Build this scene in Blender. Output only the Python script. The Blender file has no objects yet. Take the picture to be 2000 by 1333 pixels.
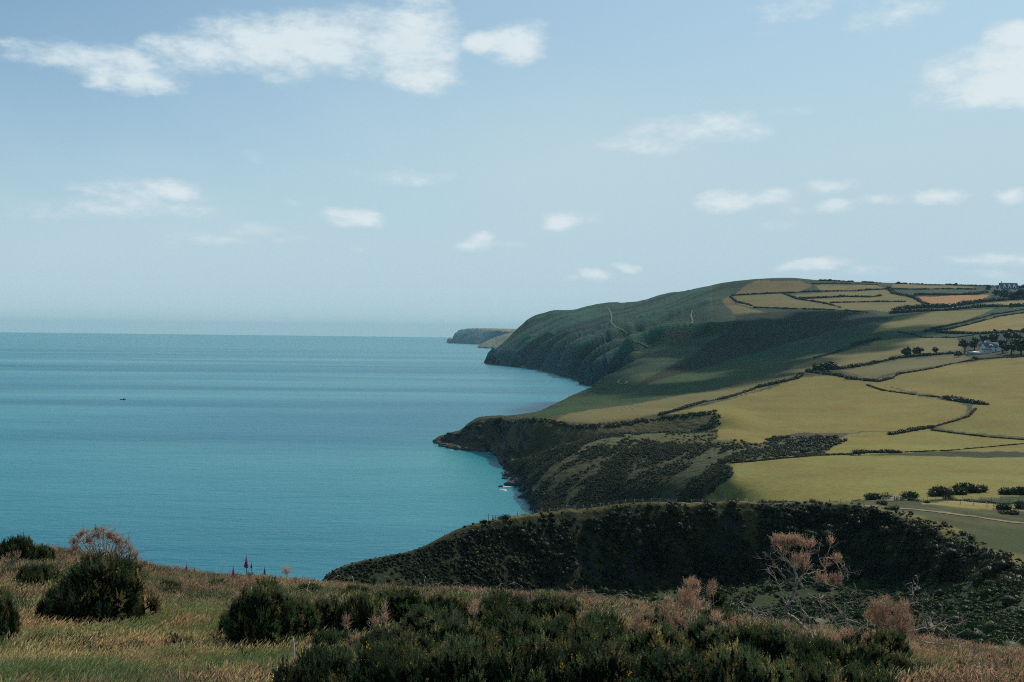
import bpy, math, random
import numpy as np
from mathutils import Vector, Matrix
from mathutils.bvhtree import BVHTree

random.seed(7)
RNG = np.random.default_rng(7)
SC = bpy.context.scene
COL = SC.collection
R = math.radians

# ------------------------------------------------------------------ camera
H = 110.0                 # eye height above the sea
F = 1944.0                # focal length in pixels of a 2000 px wide frame (35 mm lens)
PITCH = math.atan(12.0 / F)
ROLL = math.atan(0.0115)
CX, CY = 1000.0, 666.5
fwd = Vector((0, math.cos(PITCH), -math.sin(PITCH)))
r0 = Vector((1, 0, 0)); u0 = r0.cross(fwd)
RX = r0 * math.cos(ROLL) + u0 * math.sin(ROLL)
UP = -r0 * math.sin(ROLL) + u0 * math.cos(ROLL)
camd = bpy.data.cameras.new('camera'); cam = bpy.data.objects.new('camera', camd); COL.objects.link(cam)
camd.sensor_width = 36.0; camd.lens = 36.0 * F / 2000.0
camd.clip_start = 0.2; camd.clip_end = 200000.0
m = Matrix((RX, UP, -fwd)).transposed().to_4x4(); m.translation = Vector((0, 0, H))
cam.matrix_world = m
SC.camera = cam

# ------------------------------------------------------------------ light
SUN_AZ, SUN_EL = 39.0, 40.0         # degrees right of the view direction, above the horizon
sd = Vector((math.sin(R(SUN_AZ)) * math.cos(R(SUN_EL)), math.cos(R(SUN_AZ)) * math.cos(R(SUN_EL)), math.sin(R(SUN_EL))))
sl = bpy.data.lights.new('sun', 'SUN'); sl.energy = 4.0; sl.angle = R(0.53); sl.color = (1.0, 0.91, 0.77)
so = bpy.data.objects.new('sun', sl); COL.objects.link(so)
so.rotation_euler = (-sd).to_track_quat('-Z', 'Y').to_euler(); so.location = (0, 0, 600)

SC.view_settings.view_transform = 'Standard'; SC.view_settings.look = 'None'
SC.view_settings.gamma = 1.0; SC.view_settings.use_curve_mapping = False
SC.view_settings.exposure = -0.25
SC.cycles.use_denoising = False; SC.cycles.pixel_filter_type = 'BLACKMAN_HARRIS'; SC.cycles.filter_width = 1.05
SC.cycles.max_bounces = 6; SC.cycles.diffuse_bounces = 2; SC.cycles.glossy_bounces = 2
SC.cycles.transmission_bounces = 3; SC.cycles.transparent_max_bounces = 8; SC.cycles.volume_bounces = 0

def px_dir(u, v):
    return fwd + RX * ((u - CX) / F) + UP * ((CY - v) / F)

# ---- small node helper
class NT:
    def __init__(s, tree): s.t = tree; s.n = tree.nodes; s.l = tree.links
    def node(s, typ, **kw):
        nd = s.n.new(typ)
        for k, v in kw.items():
            if k.startswith('i_'):
                key = k[2:]
                key = int(key) if key.isdigit() else key.replace('_', ' ')
                s.set(nd, key, v)
            else: setattr(nd, k, v)
        return nd
    def set(s, nd, key, v):
        if hasattr(v, 'is_linked') or isinstance(v, bpy.types.NodeSocket): s.l.new(v, nd.inputs[key])
        else: nd.inputs[key].default_value = v
    def math(s, op, a, b=None, c=None, clamp=False):
        nd = s.n.new('ShaderNodeMath'); nd.operation = op; nd.use_clamp = clamp
        s.set(nd, 0, a)
        if b is not None: s.set(nd, 1, b)
        if c is not None: s.set(nd, 2, c)
        return nd.outputs[0]
    def vmath(s, op, a, b=None, out=0):
        nd = s.n.new('ShaderNodeVectorMath'); nd.operation = op
        s.set(nd, 0, a)
        if b is not None: s.set(nd, 1, b)
        return nd.outputs[out]
    def noise(s, vec, scale, detail=4, rough=0.55, dist=0.0, out=0):
        nd = s.n.new('ShaderNodeTexNoise'); s.set(nd, 'Vector', vec)
        nd.inputs['Scale'].default_value = scale; nd.inputs['Detail'].default_value = detail
        nd.inputs['Roughness'].default_value = rough; nd.inputs['Distortion'].default_value = dist
        return nd.outputs[out]
    def ramp(s, fac, a, b, lo=0.0, hi=1.0, smooth=True):
        nd = s.n.new('ShaderNodeMapRange'); nd.interpolation_type = 'SMOOTHSTEP' if smooth else 'LINEAR'
        s.set(nd, 'Value', fac); nd.inputs['From Min'].default_value = a; nd.inputs['From Max'].default_value = b
        nd.inputs['To Min'].default_value = lo; nd.inputs['To Max'].default_value = hi
        return nd.outputs['Result']
    def mix(s, fac, a, b, blend='MIX'):
        nd = s.n.new('ShaderNodeMix'); nd.data_type = 'RGBA'; nd.blend_type = blend
        s.set(nd, 0, fac); s.set(nd, 6, a if not isinstance(a, tuple) else (*a, 1)[:4]); s.set(nd, 7, b if not isinstance(b, tuple) else (*b, 1)[:4])
        return nd.outputs[2]

# ------------------------------------------------------------------ sky with the clouds of the photograph
W = bpy.data.worlds.new('World'); SC.world = W; W.use_nodes = True
nt = NT(W.node_tree); nt.n.clear()
out = nt.node('ShaderNodeOutputWorld'); bg = nt.node('ShaderNodeBackground')
sky = nt.node('ShaderNodeTexSky'); sky.sky_type = 'NISHITA'; sky.sun_disc = False
sky.sun_elevation = R(SUN_EL); sky.sun_rotation = R(SUN_AZ); sky.altitude = 100
sky.air_density = 1.0; sky.dust_density = 0.6; sky.ozone_density = 2.0
SKY_STRENGTH = 0.137
tc = nt.node('ShaderNodeTexCoord'); D = nt.vmath('NORMALIZE', tc.outputs['Generated'])
sep = nt.node('ShaderNodeSeparateXYZ'); nt.l.new(D, sep.inputs[0])
az = nt.math('ARCTAN2', sep.outputs[0], sep.outputs[1]); el = nt.math('ARCSINE', sep.outputs[2])
# warp of the cloud outlines
sv = nt.node('ShaderNodeMapping'); nt.l.new(D, sv.inputs[0]); sv.inputs['Scale'].default_value = (1, 1, 2.3)
w1 = nt.noise(sv.outputs[0], 9.0, 5, 0.6, out=1)
w1 = nt.vmath('SUBTRACT', w1, (0.5, 0.5, 0.5))
sw = nt.node('ShaderNodeSeparateXYZ'); nt.l.new(w1, sw.inputs[0])
azw = nt.math('MULTIPLY_ADD', sw.outputs[0], 0.055, az); elw = nt.math('MULTIPLY_ADD', sw.outputs[1], 0.026, el)
cmb = nt.node('ShaderNodeCombineXYZ'); nt.l.new(azw, cmb.inputs[0]); nt.l.new(elw, cmb.inputs[1])
A = cmb.outputs[0]
# (u, v, half width, half height, strength) of each puff in the 2000 px photograph
PUFFS = [(110,108,110,28,.8),(250,135,120,34,.85),(180,112,90,26,.8),(400,108,110,36,.85),(480,60,110,30,.8),(520,105,130,48,1),(640,80,120,54,1),
 (700,30,70,30,.7),(790,75,110,70,1.1),(820,135,80,42,.95),(730,110,90,40,.8),(860,90,50,46,.7),
 (955,85,52,22,1),(1010,88,62,40,1.05),(1040,65,30,22,.7),
 (1960,120,130,42,1.1),(1900,135,130,30,.8),(1990,85,70,34,1),(1950,165,150,36,1),(1850,185,90,28,.6),(2080,140,120,60,1.1),
 (1270,280,95,22,.85),(1330,255,110,26,.8),(1400,240,90,22,.7),(1460,250,60,18,.5),(1240,287,60,14,.6),
 (90,415,90,16,.5),(190,412,110,20,.62),(260,380,90,26,.62),(330,378,80,26,.7),(300,405,130,20,.55),(120,365,50,12,.3),
 (480,450,80,16,.55),(420,470,110,13,.45),(540,470,40,9,.35),(335,485,22,9,.4),
 (690,430,60,20,.9),(735,437,22,14,.6),(660,432,26,12,.7),(790,347,95,16,.48),(490,313,26,14,.45),(570,403,26,11,.32),
 (930,472,38,18,.75),(1005,476,36,9,.35),(700,490,24,7,.35),(1120,430,52,20,.85),
 (1430,392,66,22,.85),(1500,385,60,20,.85),(1400,400,40,14,.6),(1610,360,68,16,.8),(1560,415,40,14,.6),(1630,402,56,18,.85),
 (1720,394,46,14,.75),(1830,388,70,16,.7),(1985,380,46,14,.8),(1540,435,50,14,.35),
 (1590,515,80,14,.8),(1530,520,34,9,.5),(1930,505,90,14,.75),(1880,510,40,10,.5),(1990,508,50,12,.7),(1700,530,50,10,.4),(1930,535,70,12,.45),
 (1165,540,34,15,.8),(1120,545,46,10,.45),(1232,522,24,9,.75),(1110,522,26,6,.35),
 (1740,20,90,34,.5),(1800,5,70,24,.5),(1560,8,90,26,.4),(1700,50,60,18,.3),(1510,60,30,12,.2),(1560,212,46,9,.25),(1530,20,60,20,.3)]
acc = None
for (pu, pv, hw, hh, st) in PUFFS:
    if pv > 330: st = st * 1.12
    d = px_dir(pu, pv).normalized()
    a0, e0 = math.atan2(d.x, d.y), math.asin(d.z)
    q = nt.vmath('SUBTRACT', A, (a0, e0, 0))
    q = nt.vmath('MULTIPLY', q, (F / (hw * 1.25) * (1 / math.cos(a0) ** 2) * .98, F / (hh * 1.35), 0))
    q = nt.vmath('LENGTH', q, out=1)
    q = nt.math('MULTIPLY_ADD', nt.math('MULTIPLY', q, q), -st, st)
    acc = q if acc is None else nt.math('SMOOTH_MAX', acc, q, 0.12)
# outside the picture the same kind of scattered cloud goes on
g = nt.noise(sv.outputs[0], 2.6, 3, 0.5)
g = nt.ramp(g, 0.56, 0.72)
vd = nt.vmath('DOT_PRODUCT', D, (0, 1, 0), out=1)
edge = nt.ramp(vd, 0.72, 0.84, 1, 0); low = nt.ramp(sep.outputs[2], 0.02, 0.12)
g = nt.math('MULTIPLY', nt.math('MULTIPLY', g, edge), low)
acc = nt.math('MAXIMUM', acc, nt.math('MULTIPLY', g, 0.7))
fine = nt.noise(sv.outputs[0], 30.0, 9, 0.66)
fine2 = nt.noise(sv.outputs[0], 11.0, 5, 0.62)
dens = nt.math('ADD', acc, nt.math('MULTIPLY_ADD', fine, 1.5, -0.75))
dens = nt.math('ADD', dens, nt.math('MULTIPLY_ADD', fine2, 0.9, -0.45))
alpha = nt.math('MULTIPLY', nt.ramp(dens, 0.08, 1.0), 0.90)
alpha = nt.math('MULTIPLY', alpha, nt.ramp(acc, 0.0, 0.18))
skyc = nt.mix(1.0, sky.outputs[0], (0.46, 0.76, 0.86), 'MULTIPLY')
hs = nt.node('ShaderNodeHueSaturation'); nt.l.new(skyc, hs.inputs['Color']); hs.inputs['Saturation'].default_value = 0.96; hs.inputs['Value'].default_value = 1.0
# thin high veil
veil = nt.ramp(sep.outputs[2], 0.0, 0.36, 0.92, 0.02)
vn = nt.noise(sv.outputs[0], 3.0, 3, 0.5)
veil = nt.math('MULTIPLY', veil, nt.ramp(vn, 0.25, 0.8, 0.75, 1.2))
sdot = nt.vmath('DOT_PRODUCT', D, tuple(sd), out=1)
veil = nt.math('ADD', veil, nt.ramp(sdot, 0.25, 0.95, 0.0, 0.62), clamp=True)
skyv = nt.mix(veil, hs.outputs[0], (4.35, 5.75, 6.45))
# undersides of the clouds are greyer
shade = nt.ramp(nt.math('ADD', dens, nt.math('MULTIPLY_ADD', fine2, 0.8, -0.4)), 0.2, 1.2)
cc = nt.mix(shade, (5.2, 6.3, 6.8), (6.6, 7.3, 7.6))
final = nt.mix(alpha, skyv, cc)
nt.l.new(final, bg.inputs[0]); bg.inputs[1].default_value = SKY_STRENGTH; nt.l.new(bg.outputs[0], out.inputs[0])

# ------------------------------------------------------------------ helpers
def VH(u): return 654.5 + (np.asarray(u, float) - 1000.0) * 0.0115
def P(u, v, Y):
    d = px_dir(u, v); s = Y / d.y
    return Vector((d.x * s, Y, H + d.z * s))
def Parr(u, v, Y):
    u, v, Y = np.broadcast_arrays(np.asarray(u, float), np.asarray(v, float), np.asarray(Y, float))
    a = (u - CX) / F; b = (CY - v) / F
    dx = fwd.x + RX.x * a + UP.x * b; dy = fwd.y + RX.y * a + UP.y * b; dz = fwd.z + RX.z * a + UP.z * b
    s = Y / dy
    return np.stack([dx * s, Y, H + dz * s], -1)
def project(p):
    q = Vector(p) - Vector((0, 0, H)); zz = q.dot(fwd)
    return CX + F * q.dot(RX) / zz, CY - F * q.dot(UP) / zz

def tag(o, label=None, cat=None, group=None, kind=None):
    if label: o['label'] = label
    if cat: o['category'] = cat
    if group: o['group'] = group
    if kind: o['kind'] = kind
    return o
def mesh_np(name, V, Fc, mat=None, smooth=False):
    """V (n,3); Fc (m,k) index array or list of such arrays."""
    me = bpy.data.meshes.new(name)
    Fl = Fc if isinstance(Fc, list) else [Fc]
    Fl = [np.asarray(f, np.int32) for f in Fl if len(f)]
    V = np.asarray(V, np.float32)
    me.vertices.add(len(V)); me.vertices.foreach_set('co', V.ravel())
    loops = np.concatenate([f.ravel() for f in Fl]); tot = np.concatenate([np.full(len(f), f.shape[1], np.int32) for f in Fl])
    me.loops.add(len(loops)); me.loops.foreach_set('vertex_index', loops)
    me.polygons.add(len(tot)); st = np.concatenate([[0], np.cumsum(tot)[:-1]]).astype(np.int32)
    me.polygons.foreach_set('loop_start', st)
    try: me.polygons.foreach_set('loop_total', tot)
    except Exception: pass
    if smooth: me.polygons.foreach_set('use_smooth', np.ones(len(tot), bool))
    me.update(calc_edges=True); me.validate()
    if mat: me.materials.append(mat)
    return me
def add_obj(name, me, parent=None, loc=(0, 0, 0)):
    o = bpy.data.objects.new(name, me); COL.objects.link(o); o.location = loc
    if parent: o.parent = parent
    return o
def empty(name, loc, rz=0):
    o = bpy.data.objects.new(name, None); COL.objects.link(o); o.location = loc; o.rotation_euler = (0, 0, rz); o.empty_display_size = 0.3
    return o
def color_attr(me, name, C):
    a = me.color_attributes.new(name, 'FLOAT_COLOR', 'POINT')
    C = np.concatenate([np.asarray(C, np.float32), np.ones((len(C), 1), np.float32)], 1)
    a.data.foreach_set('color', C.ravel())
def float_attr(me, name, v):
    a = me.attributes.new(name, 'FLOAT', 'POINT'); a.data.foreach_set('value', np.asarray(v, np.float32))

# value noise
def _h(ix, iy, iz, s):
    n = (ix * 374761393 + iy * 668265263 + iz * 2147483647 + s * 974634777) & 0xffffffff
    n = ((n ^ (n >> 13)) * 1274126177) & 0xffffffff
    n = ((n ^ (n >> 16)) * 2246822519) & 0xffffffff
    return ((n ^ (n >> 15)) & 0xffffff) / float(0xffffff)
def vnoise(p, s=0):
    p = np.asarray(p, float); i = np.floor(p).astype(np.int64); f = p - i; f = f * f * (3 - 2 * f)
    r = 0
    for dx in (0, 1):
        wx = f[..., 0] if dx else 1 - f[..., 0]
        for dy in (0, 1):
            wy = f[..., 1] if dy else 1 - f[..., 1]
            for dz in (0, 1):
                wz = f[..., 2] if dz else 1 - f[..., 2]
                r = r + wx * wy * wz * _h(i[..., 0] + dx, i[..., 1] + dy, i[..., 2] + dz, s)
    return r
def fbm(p, octv=4, s=0, gain=0.5):
    p = np.asarray(p, float)
    if p.shape[-1] == 2: p = np.concatenate([p, np.zeros(p.shape[:-1] + (1,))], -1)
    a, t, r = 1.0, 0.0, 0
    for k in range(octv):
        r = r + a * vnoise(p * 2 ** k + 17.3 * k, s + k); t += a; a *= gain
    return r / t
def ridged(p, octv=4, s=0):
    if p.shape[-1] == 2: p = np.concatenate([p, np.zeros(p.shape[:-1] + (1,))], -1)
    a, t, r = 1.0, 0.0, 0
    for k in range(octv):
        r = r + a * (1 - np.abs(2 * vnoise(p * 2 ** k + 9.1 * k, s + k) - 1)); t += a; a *= 0.5
    return r / t
def sstep(x, a, b):
    t = np.clip((x - a) / (b - a), 0, 1); return t * t * (3 - 2 * t)

def pchip(x, y, xi):
    x = np.asarray(x, float); y = np.asarray(y, float); h = np.diff(x); dl = np.diff(y, axis=0) / (h[:, None] if y.ndim > 1 else h)
    d = np.zeros_like(y)
    w1 = 2 * h[1:] + h[:-1]; w2 = h[1:] + 2 * h[:-1]
    if y.ndim > 1: w1 = w1[:, None]; w2 = w2[:, None]
    a, b = dl[:-1], dl[1:]
    with np.errstate(divide='ignore', invalid='ignore'):
        hm = (w1 + w2) / (w1 / a + w2 / b)
    d[1:-1] = np.where(a * b > 0, hm, 0); d[0] = dl[0]; d[-1] = dl[-1]
    k = np.clip(np.searchsorted(x, xi, side='right') - 1, 0, len(x) - 2)
    t = (xi - x[k]) / h[k]; hh = h[k]
    if y.ndim > 1: t = t[:, None]; hh = hh[:, None]
    return ((1 + 2 * t) * (1 - t) ** 2) * y[k] + t * (1 - t) ** 2 * hh * d[k] + t * t * (3 - 2 * t) * y[k + 1] + t * t * (t - 1) * hh * d[k + 1]

def in_poly(u, v, poly):
    r = np.zeros(u.shape, bool); n = len(poly); j = n - 1
    for i in range(n):
        xi, yi = poly[i]; xj, yj = poly[j]
        c = ((yi > v) != (yj > v)) & (u < (xj - xi) * (v - yi) / ((yj - yi) or 1e-9) + xi)
        r ^= c; j = i
    return r

def build_grid(rows, us, subs):
    """rows: list of lists (u, v|None, Y [, z]); returns u,v,Y grids (len(rows subdivided), len(us))."""
    vr, yr = [], []
    for row in rows:
        uu = np.array([r[0] for r in row], float); YY = np.array([r[2] for r in row], float)
        vv = np.array([r[1] if r[1] is not None else float(VH(r[0])) + (H + 12.0) / r[2] * F for r in row], float)
        ui = np.clip(us, uu[0], uu[-1])
        vi = pchip(uu, vv, ui)
        vr.append(vi + (VH(us) - VH(ui))); yr.append(np.exp(pchip(uu, np.log(YY), ui)))
    vr = np.array(vr); yr = np.array(yr)
    t = np.arange(len(rows)); ti = np.concatenate([k + np.arange(s) / s for k, s in enumerate(subs)] + [[len(rows) - 1.0]])
    # interpolate down each column: slope (v relative) against log distance
    Vg = pchip(t, vr, ti); Yg = np.exp(pchip(t, np.log(yr), ti))
    return np.broadcast_to(us, Vg.shape), Vg, Yg, ti
def grid_faces(nr, nc):
    a = np.arange(nr - 1)[:, None] * nc + np.arange(nc - 1)[None, :]
    return np.stack([a, a + 1, a + nc + 1, a + nc], -1).reshape(-1, 4)
def grid_normals(Pg):
    du = np.gradient(Pg, axis=1); dv = np.gradient(Pg, axis=0)
    n = np.cross(du, dv); n /= np.linalg.norm(n, axis=-1, keepdims=True) + 1e-9
    n[n[..., 2] < 0] *= -1
    return n

# ------------------------------------------------------------------ materials
MATS = {}
def ground_mat(name, bump_scale=0.6, bump_dist=0.5, fine=1.2, rough=0.95, var=0.35):
    m = bpy.data.materials.new(name); m.use_nodes = True; n = NT(m.node_tree); n.n.clear()
    o = n.node('ShaderNodeOutputMaterial'); b = n.node('ShaderNodeBsdfPrincipled')
    at = n.node('ShaderNodeAttribute'); at.attribute_name = 'tint'
    ro = n.node('ShaderNodeAttribute'); ro.attribute_name = 'rugged'
    geo = n.node('ShaderNodeNewGeometry'); pos = geo.outputs['Position']
    n1 = n.noise(pos, 0.035, 5, 0.6); n2 = n.noise(pos, fine * 0.25, 6, 0.7); n3 = n.noise(pos, 0.008, 3, 0.5)
    k = n.math('ADD', n.math('MULTIPLY', n1, 0.8), n.math('MULTIPLY', n2, 1.2))
    k = n.math('ADD', k, n.math('MULTIPLY', n3, 0.5))
    k = n.ramp(k, 0.75, 1.75, 1 - var, 1 + var, smooth=False)
    c = n.vmath('SCALE', at.outputs['Color'], None)
    n.l.new(k, c.node.inputs['Scale'])
    # faint wheel lines and trodden bands on the smooth fields only
    sp_ = n.node('ShaderNodeSeparateXYZ'); n.l.new(pos, sp_.inputs[0])
    ln = n.math('FRACT', n.math('MULTIPLY', n.math('ADD', n.math('MULTIPLY', sp_.outputs[0], 0.35), n.math('ADD', sp_.outputs[1], n.math('MULTIPLY', n3, 60.0))), 1 / 17.0))
    ln = n.math('MULTIPLY', n.ramp(n.math('ABSOLUTE', n.math('SUBTRACT', ln, 0.5)), 0.0, 0.09, 1.0, 0.0), n.ramp(n1, 0.45, 0.6))
    ln = n.math('MULTIPLY', ln, n.ramp(ro.outputs['Fac'], 0.1, 0.5, 0.22, 0.0))
    k = n.math('MULTIPLY', k, n.math('SUBTRACT', 1.0, ln))
    wv = n.noise(pos, 0.020, 4, 0.6, 1.5); k = n.math('MULTIPLY', k, n.ramp(wv, 0.3, 0.7, 0.70, 1.24))
    # drier / greener drift
    hue = n.mix(n.ramp(n1, 0.35, 0.65), (1.09, 1.0, 0.86), (0.88, 0.98, 0.93))
    c2 = n.mix(0.8, c, hue, 'MULTIPLY')
    n.l.new(c2, b.inputs['Base Color']); b.inputs['Roughness'].default_value = rough
    b.inputs['Specular IOR Level'].default_value = 0.12
    bn = n.noise(pos, bump_scale, 6, 0.7); vr = n.node('ShaderNodeTexVoronoi'); n.l.new(pos, vr.inputs['Vector']); vr.inputs['Scale'].default_value = bump_scale * 0.55
    hgt = n.math('MULTIPLY_ADD', ro.outputs['Fac'], n.math('SUBTRACT', bn, vr.outputs['Distance']), n.math('MULTIPLY', bn, 0.18))
    bp = n.node('ShaderNodeBump'); bp.inputs['Strength'].default_value = 1.0; bp.inputs['Distance'].default_value = bump_dist
    n.l.new(hgt, bp.inputs['Height']); n.l.new(bp.outputs[0], b.inputs['Normal'])
    n.l.new(b.outputs[0], o.inputs[0])
    return m
def leaf_mat(name, col, col2, trans=0.35, scale=3.0, attr=False, tone=False, rough=0.6, spec=0.2):
    m = bpy.data.materials.new(name); m.use_nodes = True; n = NT(m.node_tree); n.n.clear()
    o = n.node('ShaderNodeOutputMaterial'); b = n.node('ShaderNodeBsdfPrincipled'); tr = n.node('ShaderNodeBsdfTranslucent')
    geo = n.node('ShaderNodeNewGeometry'); oi = n.node('ShaderNodeObjectInfo')
    nz = n.noise(geo.outputs['Position'], scale, 3, 0.6)
    rn = n.math('ADD', n.math('MULTIPLY', nz, 1.3), n.math('MULTIPLY', geo.outputs['Random Per Island'], 0.5))
    rn = n.math('ADD', rn, n.math('MULTIPLY', oi.outputs['Random'], 0.25))
    c = n.mix(n.ramp(rn, 0.62, 1.30), col, col2)
    if attr:
        a = n.node('ShaderNodeAttribute'); a.attribute_type = 'INSTANCER'; a.attribute_name = 'tint'
        c = n.mix(1.0, c, a.outputs['Color'], 'MULTIPLY')
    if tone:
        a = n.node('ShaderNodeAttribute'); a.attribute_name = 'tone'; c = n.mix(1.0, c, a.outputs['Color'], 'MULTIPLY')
    n.l.new(c, b.inputs['Base Color']); b.inputs['Roughness'].default_value = rough; b.inputs['Specular IOR Level'].default_value = spec
    n.l.new(c, tr.inputs[0])
    mx = n.node('ShaderNodeMixShader'); mx.inputs[0].default_value = trans; n.l.new(b.outputs[0], mx.inputs[1]); n.l.new(tr.outputs[0], mx.inputs[2])
    n.l.new(mx.outputs[0], o.inputs[0])
    return m
def plain_mat(name, col, rough=0.8, var=0.25, scale=4.0, spec=0.3, bump=0.0):
    m = bpy.data.materials.new(name); m.use_nodes = True; n = NT(m.node_tree)
    b = n.n['Principled BSDF']; geo = n.node('ShaderNodeTexCoord')
    nz = n.noise(geo.outputs['Object'], scale, 5, 0.65)
    k = n.ramp(nz, 0.3, 0.7, 1 - var, 1 + var)
    c = n.vmath('SCALE', (*col,), None); n.l.new(k, c.node.inputs['Scale'])
    n.l.new(c, b.inputs['Base Color']); b.inputs['Roughness'].default_value = rough; b.inputs['Specular IOR Level'].default_value = spec
    if bump:
        bp = n.node('ShaderNodeBump'); bp.inputs['Distance'].default_value = bump; n.l.new(nz, bp.inputs['Height']); n.l.new(bp.outputs[0], b.inputs['Normal'])
    return m

M_land = ground_mat('land', 0.35, 1.6, 1.6, var=.55)
M_near = ground_mat('near_land', 1.3, 0.35, 4.0, var=0.5)
M_far = ground_mat('far_land', 0.05, 6.0, 0.15)
M_hedge = leaf_mat('hedge_leaves', (0.022, 0.032, 0.017), (0.052, 0.066, 0.034), 0.2, 0.25)
M_tree = leaf_mat('tree_leaves', (0.016, 0.027, 0.012), (0.038, 0.055, 0.022), 0.2, 0.2)
M_scrub = leaf_mat('scrub_leaves', (0.008, 0.015, 0.007), (0.036, 0.047, 0.020), 0.2, 0.9, attr=True)
M_gorse = leaf_mat('gorse_spines', (0.020, 0.044, 0.022), (0.118, 0.158, 0.072), 0.35, 5.0, rough=0.55, spec=0.25, tone=True)
M_gcore = plain_mat('gorse_stems_and_dark_core', (0.010, 0.015, 0.007), 0.95, spec=0.05)  # stems, and added dark lobes that block light inside the bush
M_brown = leaf_mat('dead_gorse_spines', (0.28, 0.17, 0.11), (0.74, 0.50, 0.34), 0.4, 6.0)
M_flower = leaf_mat('gorse_flower', (0.55, 0.36, 0.02), (0.75, 0.52, 0.04), 0.3, 5.0)
M_dead = plain_mat('bleached_wood', (0.40, 0.32, 0.24), 0.8, 0.75, 9.0, bump=0.01)
M_bark = plain_mat('bark', (0.05, 0.04, 0.03), 0.9, 0.3, 3.0)
M_grass = leaf_mat('grass_blades', (0.105, 0.125, 0.036), (0.46, 0.39, 0.17), 0.45, 1.2, attr=True)
M_seed = leaf_mat('grass_seed_heads', (0.50, 0.36, 0.22), (0.75, 0.62, 0.42), 0.45, 2.0, attr=True)
M_heath = leaf_mat('heath_leaves', (0.050, 0.058, 0.028), (0.50, 0.36, 0.27), 0.3, 2.5, attr=True)
M_pink = leaf_mat('foxglove_bells', (0.30, 0.02, 0.14), (0.55, 0.07, 0.29), 0.3, 8.0)
M_stem = leaf_mat('green_stem', (0.05, 0.09, 0.03), (0.09, 0.13, 0.05), 0.2, 8.0)
M_post = plain_mat('weathered_post', (0.28, 0.25, 0.22), 0.85, 0.3, 6.0)
M_wire = plain_mat('galvanised_wire', (0.25, 0.25, 0.25), 0.5, 0.1)
M_white = plain_mat('white_render', (0.78, 0.78, 0.76), 0.8, 0.06, 0.5)
M_slate = plain_mat('slate_roof', (0.13, 0.14, 0.17), 0.6, 0.15, 1.0)
M_stone = plain_mat('grey_stone_wall', (0.30, 0.28, 0.26), 0.85, 0.2, 1.0)
M_glass = plain_mat('dark_window_glass', (0.03, 0.035, 0.04), 0.1, 0.1, 1.0, spec=0.6)
M_tin = plain_mat('tin_roof', (0.50, 0.48, 0.46), 0.45, 0.12, 0.6)
M_rock = plain_mat('sea_rock', (0.075, 0.070, 0.068), 0.8, 0.35, 0.4, bump=0.3)
M_foam = plain_mat('sea_foam', (0.78, 0.80, 0.80), 0.7, 0.1, 1.0)
M_wool = plain_mat('fleece', (0.74, 0.70, 0.62), 0.95, 0.08, 6.0)
M_face = plain_mat('sheep_face', (0.45, 0.40, 0.36), 0.9, 0.1)
M_boat = plain_mat('boat_hull_paint', (0.02, 0.035, 0.05), 0.4, 0.1)
M_path = plain_mat('worn_track', (0.20, 0.165, 0.10), 0.95, 0.25, 0.8)
M_pathg = plain_mat('grass_bank', (0.10, 0.125, 0.06), 0.95, 0.2, 0.3)
M_cloth = plain_mat('dark_jacket', (0.03, 0.04, 0.06), 0.9, 0.2)

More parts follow.
